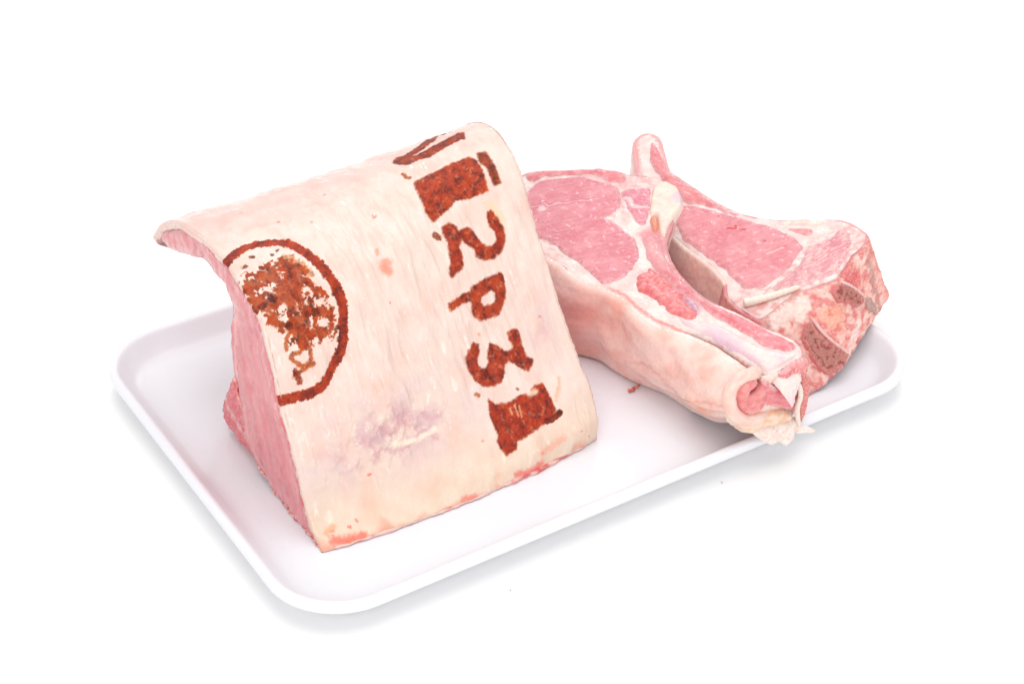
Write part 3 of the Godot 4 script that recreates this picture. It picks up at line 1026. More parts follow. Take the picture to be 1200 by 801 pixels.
func build_front_chop() -> void:
	var t := thing("pork_chop", "thick pork chop beside the roast, its rolled flap hanging over the tray's front rim", "pork chop", Vector3(0.07, FLOOR_Y * MM, 0.01), "raw pork chops on the tray")
	var keys := [
		[72.0, -97.0, 66.0, -93.0, 4.0, 2.0, 3.0], [60.0, -92.0, 55.0, -88.0, 4.0, 3.0, 3.0], [48.0, -78.0, 43.0, -75.0, 4.0, 3.0, 3.0], [41.0, -58.0, 36.0, -56.0, 4.0, 3.0, 3.0],
		[39.8, -35.0, 33.0, -33.0, 4.0, 2.0, 3.0], [42.0, -18.6, 33.0, -12.0, 4.0, 2.0, 3.0], [42.5, 0.0, 36.5, 4.0, 4.0, 1.0, 3.5], [46.5, 12.0, 43.0, 15.0, 4.0, 0.5, 3.5],
		[49.0, 25.0, 44.5, 28.0, 4.0, 1.5, 4.0], [48.3, 38.0, 48.0, 41.0, 4.0, 2.0, 4.5], [50.0, 54.0, 54.0, 55.0, 4.0, 3.5, 6.0], [55.5, 69.0, 56.0, 70.0, 4.2, 4.0, 7.0],
		[59.0, 82.0, 52.5, 82.0, 8.0, 4.0, 8.0], [60.0, 94.0, 53.5, 93.0, 10.0, 4.5, 8.0], [60.4, 105.0, 56.5, 103.0, 15.0, 4.0, 8.0], [61.0, 112.5, 60.0, 112.0, 17.2, 1.0, 7.0],
		[67.0, 115.5, 66.0, 115.5, 17.4, 0.5, 2.0], [76.0, 116.0, 76.0, 116.0, 17.4, 0.5, 1.5], [83.4, 115.0, 82.5, 115.0, 17.2, 0.5, 1.0], [87.4, 109.0, 85.0, 107.0, 12.0, 0.5, 1.0],
		[87.3, 100.0, 84.0, 98.0, 6.0, 0.0, 1.0], [84.2, 88.0, 82.0, 86.0, 4.0, 0.0, 1.0], [81.5, 71.0, 79.0, 70.0, 4.0, 0.0, 1.0], [77.6, 53.0, 77.0, 53.0, 4.0, 0.0, 1.0],
		[78.6, 37.0, 77.0, 37.0, 4.0, 0.0, 1.0], [82.0, 21.0, 80.0, 20.0, 4.0, 0.0, 1.0], [89.8, 4.0, 86.0, 2.0, 4.0, 0.0, 1.0], [101.0, -6.5, 92.0, -8.0, 4.0, 0.0, 1.0],
		[115.0, -17.5, 98.0, -18.0, 4.0, 0.0, 1.0], [121.0, -29.0, 102.0, -30.0, 4.0, 0.0, 1.0], [120.5, -40.0, 104.0, -44.0, 4.0, 0.0, 1.0], [117.5, -50.5, 104.0, -52.0, 4.0, 0.0, 1.0],
		[112.0, -57.0, 103.0, -60.0, 4.0, 0.0, 1.0], [109.0, -65.0, 101.0, -67.0, 4.0, 0.0, 1.0], [100.0, -76.5, 95.0, -76.0, 4.0, 0.0, 1.0], [89.0, -86.0, 84.0, -83.0, 4.0, 0.0, 1.0], [79.0, -94.8, 74.0, -90.0, 4.0, 0.0, 1.0]]
	var plane := func(p: Vector2) -> float: return chop_a_plane(p)
	var rind_col := func(k: float, f: float, p: Vector3) -> Color:
		var n := noise_a.get_noise_3d(p.x * 0.03, p.y * 0.05, p.z * 0.03)
		var c := c8(252, 210, 198).lerp(c8(255, 228, 218), clampf(0.5 + n, 0.0, 1.0))
		c = c.lerp(c8(222, 138, 132), 0.6 * (1.0 - sm(-6.0, 34.0, p.z + 10.0 * n)) * (1.0 - sm(0.6, 0.9, f)))  # pink flush, with the shading beside the roast mixed into the colour
		c = c.lerp(c8(242, 176, 158), 0.45 * sm(0.05, 0.5, noise_a.get_noise_3d(p.x * 0.06 + 9.0, p.y * 0.06, p.z * 0.05)))
		if k > 16.5 or k < 0.8:
			c = c8(222, 128, 134).lerp(c8(238, 186, 180), 0.5 + 0.5 * n)
		if k > 27.2 and k < 31.0:
			c = c8(248, 226, 214).lerp(c8(222, 190, 212), sm(0.75, 0.3, f))
		# thin creases and an orange stain low on the flap
		c = c.lerp(c8(226, 140, 118), 0.55 * exp(-pow((f - 0.42 - 0.10 * sin(p.z * 0.14) - 0.04 * noise_b.get_noise_2d(p.z * 0.2, 1.0)) / 0.018, 2.0)) * sm(36, 52, p.z))
		c = c.lerp(c8(246, 164, 100), 0.75 * exp(-pow((p.z - 88.0) / 4.5, 2.0) - pow((f - 0.30) / 0.12, 2.0)) * sm(-0.4, 0.3, noise_b.get_noise_2d(p.z * 0.4, f * 12.0) + 0.2))
		c = c.lerp(c8(238, 150, 124), 0.35 * exp(-pow((p.z - 27.0) / 7.0, 2.0)) * sm(0.35, 0.8, f))
		return c
	var crease := func(k: float, f: float, p: Vector3) -> float:
		var g := sm(70, 88, p.z) * (1.0 if k < 16.0 else 0.0)
		var x := g * (-4.6 * exp(-pow((f - 0.30) / 0.06, 2.0)) - 2.4 * (1.0 - sm(0.22, 0.34, f)))
		x -= 1.0 * exp(-pow((p.z - 42.0 + f * 12.0) / 4.0, 2.0)) * sm(0.3, 0.6, f) * (1.0 if k < 14.0 else 0.0)
		return x
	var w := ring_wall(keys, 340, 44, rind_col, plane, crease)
	var wall: Sheet = w[0]
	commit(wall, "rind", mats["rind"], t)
	var outline: PackedVector2Array = w[1]
	# cut face: white fat everywhere, muscles laid in above it
	var groove := pts([53.0, 58.0, 57.0, 70.0, 59.8, 82.7, 60.6, 91.1, 60.4, 100.4, 61.4, 107.2, 62.4, 114.8])
	var groove_d := func(p: Vector2) -> float:
		var best := 1e9
		for i in groove.size() - 1:
			best = minf(best, p.distance_to(Geometry2D.get_closest_point_to_segment(p, groove[i], groove[i + 1])))
		return best
	var fat_col := func(p: Vector2, d: float) -> Color:
		var n := noise_a.get_noise_2d(p.x * 0.08, p.y * 0.08)
		var c := c8(246, 212, 206).lerp(c8(252, 234, 227), clampf(0.5 + 1.3 * n, 0.0, 1.0))
		c = c.lerp(c8(236, 160, 156), 0.5 * sm(0.2, 0.6, noise_b.get_noise_2d(p.x * 0.2, p.y * 0.1)) * (1.0 - sm(-30, 0, p.y)))
		var zone := sm(62.0, 66.0, p.x + 1.5 * noise_b.get_noise_2d(p.x * 0.2, p.y * 0.2)) * sm(12.0, 20.0, p.y) * (1.0 - sm(52.0, 62.0, p.y)) + sm(82.0, 85.0, p.x) * sm(-16.0, -8.0, p.y) * (1.0 - sm(12.0, 20.0, p.y))
		c = c.lerp(c8(232, 146, 152), 0.95 * clampf(zone, 0.0, 1.0))
		c = c.lerp(c8(238, 172, 174), 0.75 * sm(84, 92, p.x) * (1.0 - sm(-40, -28, p.y)) * sm(-0.4, 0.1, n))
		if p.x < 64.0 and p.y > 6.0:
			var r := 1.0 - sm(0.3, 1.5, absf(d - 1.6 + 0.5 * noise_b.get_noise_2d(p.x * 0.3, p.y * 0.3)))
			c = c.lerp(c8(226, 106, 96), 0.7 * r * sm(6, 20, p.y))
		var g: float = groove_d.call(p)
		return c.lerp(c8(150, 40, 44), 0.85 * (1.0 - sm(0.8, 2.4, g)) * sm(62, 76, p.y))
	commit(pad(outline, 0.8, func(p: Vector2, d: float) -> Vector3:
		var y := chop_a_plane(p) - 0.2 * (1.0 - sm(0.0, 1.0, d)) + 0.5 * noise_a.get_noise_2d(p.x * 0.09, p.y * 0.09) + 0.15 * noise_b.get_noise_2d(p.x * 0.5, p.y * 0.5)
		if p.y > 50.0 and p.x < 72.0:
			var g: float = groove_d.call(p)
			y -= 6.5 * exp(-pow(g / 1.7, 2.0)) * sm(56, 80, p.y)
		# dished towards the eye
		return Vector3(p.x, y, p.y), fat_col, Vector3.UP), "fat", mats["fat"], t)
	var pink_lo := c8(218, 126, 138)
	var pink_hi := c8(234, 160, 168)
	var eye := smooth_poly(pts([45.5, -43.2, 47.7, -34.1, 48.2, -21.9, 48.6, -11.0, 47.7, 1.3, 47.8, 9.5, 51.3, 12.1, 60.6, 12.5, 68.7, 8.9, 74.4, 3.9, 79.1, -4.2, 81.3, -13.0, 81.4, -19.8, 82.2, -29.1, 80.0, -34.3, 86.1, -34.6, 91.3, -36.8, 97.2, -43.7, 100.6, -50.0, 99.8, -57.2, 97.2, -65.2, 93.5, -73.2, 85.9, -79.6, 78.1, -85.0, 72.1, -86.5, 66.0, -84.0, 58.0, -78.0, 49.0, -66.0, 45.0, -54.0]), 3, 0.8)
	var eye_col := func(p: Vector2, d: float) -> Color:
		var c := lean_tone(p, d, 0.50, pink_lo, pink_hi)
		# the seam between the two muscles and the fleck of fat in it
		var l := (p - Vector2(56.0, -71.0)).dot(Vector2(0.66, -0.75).orthogonal().normalized())
		var near_seam := absf((p.x - 62.0) * -0.56 + (p.y + 66.0) * 0.83 + 1.2 * noise_b.get_noise_2d(p.x * 0.1, p.y * 0.1) + 0.0 * l)
		c = c.lerp(c8(240, 196, 200), 0.6 * (1.0 - sm(0.2, 0.9, near_seam)) * sm(54, 60, p.x) * (1.0 - sm(82, 90, p.x)))
		c = c.lerp(c8(206, 100, 116), 0.4 * (1.0 - sm(0.3, 1.2, absf(near_seam - 1.2))) * sm(54, 60, p.x) * (1.0 - sm(82, 90, p.x)))
		c = c.lerp(c8(246, 224, 222), 0.9 * (1.0 - sm(1.2, 2.8, p.distance_to(Vector2(60.6, -63.0)) + noise_b.get_noise_2d(p.x * 0.4, p.y * 0.4) * 1.2)))
		return c
	commit(top_pad(grown(eye, 0.8), plane, 0.6, 0.9, 0.7, 0.9, 0.5, eye_col), "eye_muscle", mats["lean"], t)
	var cap := smooth_poly(pts([71.0, -96.0, 78.5, -94.2, 87.0, -86.2, 99.1, -76.4, 103.1, -73.4, 109.5, -63.5, 109.0, -56.8, 105.9, -55.0, 100.6, -60.4, 100.2, -65.9, 94.8, -74.6, 79.4, -86.6, 71.0, -88.6]), 3, 0.8)
	commit(top_pad(grown(cap, 0.7), plane, 0.6, 1.6, 1.0, 0.8, 0.8, func(p: Vector2, d: float) -> Color: return lean_tone(p, d, 0.6, c8(230, 122, 130), c8(240, 158, 162))), "cap_muscle", mats["lean"], t)
	var spin := smooth_poly(pts([99.0, -46.2, 102.7, -46.8, 107.5, -43.2, 111.0, -41.0, 110.0, -37.0, 105.2, -31.0, 97.1, -21.9, 92.0, -16.6, 90.3, -18.8, 91.9, -27.9, 95.6, -36.8]), 3, 0.6)
	commit(top_pad(grown(spin, 1.2), plane, 0.6, 0.8, 0.8, 0.8, 0.6, func(p: Vector2, d: float) -> Color:
		var c := lean_tone(p, d, 1.9, c8(220, 118, 136), c8(236, 164, 176))
		var v := absf((p.x - 98.5) * 0.5 - (p.y + 33.0) * 0.2 + sin(p.y * 0.35) * 1.2)
		return c.lerp(c8(248, 224, 222), 0.75 * (1.0 - sm(0.3, 1.0, v)))), "upper_muscle", mats["lean"], t)
	# flank: band of rib meat along the far edge
	var rib := smooth_poly(pts([85.2, -11.2, 86.1, -7.3, 89.2, -7.3, 89.8, -3.8, 87.4, 4.6, 80.6, 21.0, 77.8, 36.6, 76.9, 52.7, 79.0, 64.6, 82.2, 76.0, 83.6, 89.2, 86.6, 101.0, 86.6, 108.0, 81.4, 109.8, 77.2, 103.2, 74.6, 97.4, 74.5, 90.3, 73.6, 79.5, 72.4, 69.0, 71.1, 60.9, 71.8, 55.4, 73.7, 47.6, 71.8, 43.5, 71.6, 36.2, 73.0, 27.2, 73.4, 15.8, 75.3, 7.6]), 3, 0.5)
	commit(top_pad(rib, plane, 0.6, 1.6, 1.0, 0.8, 0.5, func(p: Vector2, d: float) -> Color:
		var c := lean_tone(p, d, 1.5, c8(228, 116, 126), c8(238, 158, 164))
		c = c.lerp(c8(244, 190, 184), 0.7 * (1.0 - sm(0.4, 1.4, absf(p.x - 78.6 - 1.6 * noise_a.get_noise_2d(3.0, p.y * 0.06) + (p.y - 40.0) * 0.0 - 0.0012 * pow(p.y - 45.0, 2.0)))) * (1.0 - sm(30, 60, p.y)))
		return c.lerp(c8(236, 178, 180), 0.55 * (1.0 - sm(16, 34, p.y)))), "rib_meat", mats["lean"], t)
	var gran := smooth_poly(pts([61.1, 19.5, 65.9, 18.5, 71.0, 17.6, 71.2, 23.9, 70.6, 32.4, 68.2, 38.8, 68.7, 45.5, 66.6, 52.4, 66.7, 56.9, 64.4, 59.9, 61.8, 60.1, 61.8, 54.9, 59.9, 51.4, 60.6, 45.1, 60.0, 38.4, 59.8, 28.3]), 3, 1.0)
	commit(pad(smooth_poly(grown(gran, 1.8), 1, 1.8, 0.16), 0.6, func(p: Vector2, d: float) -> Vector3:
		var h := 1.4 * sqrt(sm(0.0, 4.0, d)) - 0.5 + 1.1 * (0.5 - noise_c.get_noise_2d(p.x * 0.17, p.y * 0.17)) * sm(0.0, 2.0, d) + 0.25 * noise_b.get_noise_2d(p.x * 0.4, p.y * 0.4)
		return Vector3(p.x, chop_a_plane(p) + h, p.y),
		func(p: Vector2, d: float) -> Color:
			return c8(228, 114, 120).lerp(c8(242, 160, 158), clampf(0.5 + 0.8 * noise_b.get_noise_2d(p.x * 0.25, p.y * 0.25), 0.0, 1.0)).lerp(c8(246, 190, 184), 0.4 * (1.0 - sm(0.0, 0.8, d))), Vector3.UP), "inner_muscle", mats["lean"], t)
	var lav := smooth_poly(pts([70.6, 42.4, 72.8, 49.6, 70.6, 58.5, 66.4, 60.9, 67.6, 53.7, 69.4, 47.0]), 3, 0.4)
	commit(top_pad(lav, plane, 0.6, 1.1, 1.0, 0.8, 0.4, func(p: Vector2, _d: float) -> Color: return c8(206, 150, 176).lerp(c8(232, 190, 202), 0.5 + noise_b.get_noise_2d(p.x * 0.3, p.y * 0.3))), "membrane", mats["fat"], t)
	# sawn rib end: a block that stands proud of the cut face
	var bone := smooth_poly(pts([110.6, -36.6, 116.2, -40.1, 121.6, -37.3, 122.0, -28.3, 117.0, -17.4, 110.1, -11.8, 100.9, -6.5, 90.4, 3.0, 91.6, -3.5, 98.8, -16.2, 97.0, -19.2, 103.0, -28.0]), 4, 0.4)
	commit(pad(bone, 0.6, func(p: Vector2, d: float) -> Vector3:
		var h := 2.0 - 4.0 * (1.0 - sqrt(sm(0.0, 1.8, d))) + 0.5 * noise_a.get_noise_2d(p.x * 0.1, p.y * 0.1) - 0.10 * maxf(0.0, p.y + 14.0)
		return Vector3(p.x, chop_a_plane(p) + h, p.y),
		func(p: Vector2, d: float) -> Color:
			var c := c8(250, 234, 220).lerp(c8(244, 216, 202), clampf(0.5 + noise_a.get_noise_2d(p.x * 0.12, p.y * 0.12), 0.0, 1.0))
			c = c.lerp(c8(226, 198, 214), 0.8 * (1.0 - sm(3.0, 7.0, p.distance_to(Vector2(118.0, -20.5)))))
			return c.lerp(c8(236, 180, 168), 0.6 * (1.0 - sm(0.3, 1.6, d)) * sm(-30, -40, p.y)), Vector3.UP), "rib_bone", mats["bone"], t)
	var marrow := smooth_poly(pts([96.8, -18.5, 99.4, -16.0, 94.2, -7.4, 90.6, -7.6, 92.6, -12.6]), 4, 0.3)
	commit(pad(marrow, 0.5, func(p: Vector2, d: float) -> Vector3: return Vector3(p.x, chop_a_plane(p) + 2.4 * sqrt(sm(0.0, 1.6, d)) - 0.4 + 0.2 * noise_b.get_noise_2d(p.x, p.y), p.y),
		func(p: Vector2, _d: float) -> Color: return c8(232, 140, 112).lerp(c8(240, 172, 150), 0.5 + 0.8 * noise_b.get_noise_2d(p.x * 0.6, p.y * 0.6)), Vector3.UP), "marrow", mats["lean"], t)
	# white sinew that runs along the flank and ends in a hanging triangle
	var sinew := smooth_poly(pts([59.5, 53.0, 64.0, 62.0, 69.4, 68.0, 71.4, 77.1, 72.6, 89.6, 74.4, 97.8, 77.2, 103.6, 81.2, 110.4, 83.6, 112.8, 82.6, 115.2, 77.6, 118.4, 73.0, 122.0, 69.4, 126.4, 67.6, 123.0, 65.6, 117.0, 64.6, 110.0, 64.4, 103.0, 63.9, 95.0, 62.6, 86.3, 61.2, 76.5, 58.2, 64.0]), 4, 0.5)
	commit(pad(sinew, 0.6, func(p: Vector2, d: float) -> Vector3:
		var y := chop_a_plane(p) + 1.9 * sqrt(sm(0.0, 3.0, d)) - 0.7 + 0.4 * noise_a.get_noise_2d(p.x * 0.12, p.y * 0.07)
		y -= 0.9 * maxf(p.y - 113.0, 0.0)
		return Vector3(p.x, y, p.y if p.y < 115.0 else 115.0 + (p.y - 115.0) * 0.6 + 6.0 * sm(115.0, 118.5, p.y)),
		func(p: Vector2, _d: float) -> Color:
			var c := c8(250, 228, 222).lerp(c8(240, 206, 214), clampf(0.4 + noise_a.get_noise_2d(p.x * 0.1, p.y * 0.05), 0.0, 1.0))
			return c.lerp(c8(222, 178, 204), 0.75 * exp(-pow((p.y - 88.0) / 12.0, 2.0)) * (1.0 - sm(63.0, 70.0, p.x))), Vector3.UP), "sinew", mats["fat"], t)
	# end of the flap: the roll's pink core, the slab of meat under the sinew, the cut bone
	var end_at := func(z0: float, depth: float, rim: float, slope: float) -> Callable:
		return func(p: Vector2, d: float) -> Vector3:
			return Vector3(p.x, p.y, z0 + depth * (sqrt(sm(0.0, rim, d)) - 0.4) - (p.y - 36.0) * slope + 0.35 * noise_b.get_noise_2d(p.x * 0.3, p.y * 0.3))
	var core := smooth_poly(pts([52.6, 52.6, 46.9, 52.6, 43.8, 50.0, 42.8, 45.5, 44.8, 39.0, 50.0, 33.6, 56.0, 32.6, 60.0, 35.0, 61.0, 41.0, 60.0, 47.0, 57.0, 51.0]), 4, 0.5)
	commit(pad(core, 0.5, func(p: Vector2, d: float) -> Vector3:
		var slit := p.distance_to(Geometry2D.get_closest_point_to_segment(p, Vector2(51.4, 47.0), Vector2(58.4, 50.4)))
		return Vector3(p.x, p.y, 121.2 - 5.0 * (1.0 - sqrt(sm(0.0, 2.4, d))) - 3.4 * exp(-pow(slit / 1.3, 2.0)) + 0.4 * noise_b.get_noise_2d(p.x * 0.3, p.y * 0.3)), func(p: Vector2, d: float) -> Color:
		var c := c8(230, 126, 128).lerp(c8(242, 166, 162), clampf(0.5 + 0.9 * noise_a.get_noise_2d(p.x * 0.2, p.y * 0.2), 0.0, 1.0))
		var slit := p.distance_to(Geometry2D.get_closest_point_to_segment(p, Vector2(51.4, 47.0), Vector2(58.4, 50.4)))
		c = c.lerp(c8(150, 36, 42), 0.85 * (1.0 - sm(0.7, 2.0, slit)))
		return c.lerp(c8(250, 220, 206), 0.5 * (1.0 - sm(0.0, 1.2, d))), Vector3(0, 0, 1)), "flap_core", mats["lean"], t)
	# the rind curls round the core
	commit(tube(curve3([62.0, 47.6, 110.0, 58.4, 50.4, 113.0, 54.0, 53.0, 115.6, 48.4, 54.0, 116.2, 43.4, 51.6, 116.6, 40.8, 45.8, 117.2, 42.6, 38.8, 118.0, 48.0, 32.6, 118.6, 56.0, 30.0, 119.0, 62.0, 31.4, 118.6], 8), func(f: float, a: float) -> float: return (3.2 + 0.5 * noise_a.get_noise_2d(f * 5.0, a * 0.4)) * sm(-0.08, 0.1, f) * sm(-0.05, 0.12, 1.0 - f), 18,
		func(f: float, a: float) -> Color: return c8(250, 218, 206).lerp(c8(244, 196, 184), clampf(0.4 + noise_a.get_noise_2d(f * 6.0, a * 0.5), 0.0, 1.0)), 1.0, Vector3(0, 0, 1)), "rind_curl", mats["rind"], t)
	var slab := smooth_poly(pts([57.5, 38.5, 62.1, 34.6, 67.2, 32.0, 77.0, 26.4, 79.0, 31.2, 78.0, 36.4, 73.0, 40.5, 68.2, 43.9, 65.3, 43.6, 62.1, 47.3, 58.7, 50.0, 56.5, 44.6]), 4, 0.6)
	commit(pad(slab, 0.5, end_at.call(119.6, 2.0, 2.6, 0.0), func(p: Vector2, d: float) -> Color: return lean_tone(p, d, -0.45, c8(226, 108, 116), c8(240, 152, 156)), Vector3(0, 0, 1)), "flap_meat", mats["lean"], t)
	var upper := smooth_poly(pts([66.5, 40.8, 68.0, 47.0, 72.0, 51.5, 78.0, 53.0, 84.0, 51.5, 85.6, 46.0, 84.0, 41.0, 79.5, 37.0, 77.8, 33.8, 73.6, 37.0]), 4, 0.6)
	commit(pad(upper, 0.5, end_at.call(118.4, 2.4, 2.4, 0.0), func(p: Vector2, d: float) -> Color:
		return lean_tone(p, d, 1.2, c8(222, 100, 108), c8(240, 156, 154)).lerp(c8(248, 208, 200), 0.6 * sm(0.2, 0.5, noise_b.get_noise_2d(p.x * 0.35, p.y * 0.35))), Vector3(0, 0, 1)), "rib_meat", mats["lean"], t)
	var cut_bone := smooth_poly(pts([79.0, 42.0, 82.0, 45.5, 85.0, 41.0, 85.8, 33.0, 85.2, 23.4, 83.4, 16.6, 81.0, 19.3, 80.0, 30.2]), 4, 0.5)
	commit(pad(cut_bone, 0.5, end_at.call(119.8, 2.4, 1.4, 0.0), func(p: Vector2, d: float) -> Color:
		var c := c8(212, 112, 110).lerp(c8(238, 164, 154), clampf(0.5 + 1.0 * noise_b.get_noise_2d(p.x * 0.7, p.y * 0.7), 0.0, 1.0))
		return c.lerp(c8(246, 220, 204), 0.6 * (1.0 - sm(0.0, 0.7, d))), Vector3(0.4, 0, 1)), "cut_bone", mats["bone"], t)
	commit(tube(curve3([75.0, 44.1, 120.8, 78.1, 40.6, 121.4, 79.4, 34.4, 121.6, 78.5, 28.0, 121.4, 80.0, 20.0, 121.2, 81.6, 15.0, 121.4], 6), func(f: float, _a: float) -> float: return 1.1 * sm(0.0, 0.15, f) * sm(0.0, 0.12, 1.0 - f) + 0.15, 8,
		func(_f: float, _a: float) -> Color: return c8(250, 226, 216), 1.0, Vector3(0, 0, 1)), "bone_skin", mats["fat"], t)
	# cream layer that wraps under the roll, and the white fat hanging over the rim
	var wrap := smooth_poly(pts([44.0, 34.5, 49.0, 31.6, 54.7, 31.0, 58.8, 34.2, 64.9, 31.8, 71.7, 28.6, 78.6, 25.3, 80.0, 18.9, 71.2, 18.4, 61.1, 19.0, 54.7, 20.0, 49.0, 24.0, 45.0, 29.0]), 4, 0.6)
	commit(pad(wrap, 0.6, func(p: Vector2, d: float) -> Vector3: return Vector3(p.x, p.y, 120.4 - 5.0 * (1.0 - sqrt(sm(0.0, 3.4, d))) - 3.0 * (1.0 - sm(44.0, 54.0, p.x)) + 0.5 * noise_a.get_noise_2d(p.x * 0.12, p.y * 0.3)), func(p: Vector2, d: float) -> Color:
		return c8(250, 222, 200).lerp(c8(246, 186, 150), 0.8 * sm(-0.2, 0.5, noise_a.get_noise_2d(p.x * 0.10, p.y * 0.28))).lerp(c8(250, 232, 214), 0.6 * (1.0 - sm(0.0, 1.0, d))), Vector3(0, 0, 1)), "flap_fat", mats["fat"], t)
	commit(flap(pts([54.6, 22.4, 58.4, 24.5, 65.9, 23.3, 72.6, 21.6, 79.4, 21.4, 80.4, 18.0, 77.0, 14.5, 77.4, 11.6, 74.6, 12.8, 71.7, 11.4, 68.0, 13.6, 65.0, 13.0, 60.0, 16.9])), "hanging_fat", mats["fat"], t)
	commit(flap(pts([78.6, 20.0, 81.2, 19.4, 83.0, 16.8, 86.0, 15.4, 90.4, 11.6, 86.4, 12.6, 82.4, 12.8, 79.6, 13.6, 77.4, 16.0])), "hanging_fat", mats["fat"], t)
	# clot of blood on the rind by the roast
	var clot := smooth_poly(pts([-25.0, 41.0, -19.0, 43.6, -14.0, 42.6, -8.0, 40.6, -9.6, 38.6, -15.0, 38.6, -19.0, 35.0, -24.0, 36.4]), 4, 0.8)
	commit(pad(clot, 0.5, func(p: Vector2, d: float) -> Vector3:
		return Vector3(40.4 - (p.y - 38.0) * 0.05 + (p.x + 25.0) * 0.05 - 1.5 * sqrt(sm(0.0, 2.0, d)) + 0.4 * noise_b.get_noise_2d(p.x * 0.7, p.y * 0.7), p.y, p.x),
		func(p: Vector2, d: float) -> Color: return c8(238, 150, 140).lerp(c8(176, 34, 44), sm(0.2, 1.6, d + noise_b.get_noise_2d(p.x * 0.6, p.y * 0.6) * 1.2)), Vector3(-1, 0.4, 0)), "blood_clot", mats["lean"], t)


func flap(p: PackedVector2Array) -> Sheet:
	# a lappet of soft fat, (x, y), that leans outwards as it hangs; rounded in front, flat behind
	var poly := smooth_poly(p, 5, 0.12)
	var tint := func(q: Vector2, d: float) -> Color: return c8(252, 238, 230).lerp(c8(249, 218, 206), clampf(0.35 + noise_a.get_noise_2d(q.x * 0.2, q.y * 0.2), 0.0, 1.0)).lerp(c8(236, 170, 150), 0.4 * sm(0.3, 0.6, noise_b.get_noise_2d(q.x * 0.3, q.y * 0.3)) * sm(0.0, 1.0, d))
	var lean := func(q: Vector2) -> float: return 119.6 + (22.0 - q.y) * 0.36 + 0.9 * sin(q.x * 0.45)
	var front := pad(poly, 0.5, func(q: Vector2, d: float) -> Vector3: return Vector3(q.x, q.y, lean.call(q) + 2.2 * sqrt(sm(0.0, 2.6, d)) + 0.5 * noise_a.get_noise_2d(q.x * 0.2, q.y * 0.2) * sm(0.0, 1.0, d)), tint, Vector3(0, 0, 1))
	var rear := pad(poly, 0.8, func(q: Vector2, d: float) -> Vector3: return Vector3(q.x, q.y, lean.call(q) - 0.6 * sm(0.0, 1.0, d)), tint, Vector3(0, 0, -1))
	var n := front.v.size()
	front.v.append_array(rear.v)
	front.c.append_array(rear.c)
	for i in rear.t:
		front.t.append(i + n)
	return front


func chop_b_plane(p: Vector2) -> float:
	return 28.0 + 0.30 * (p.x - 105.0)


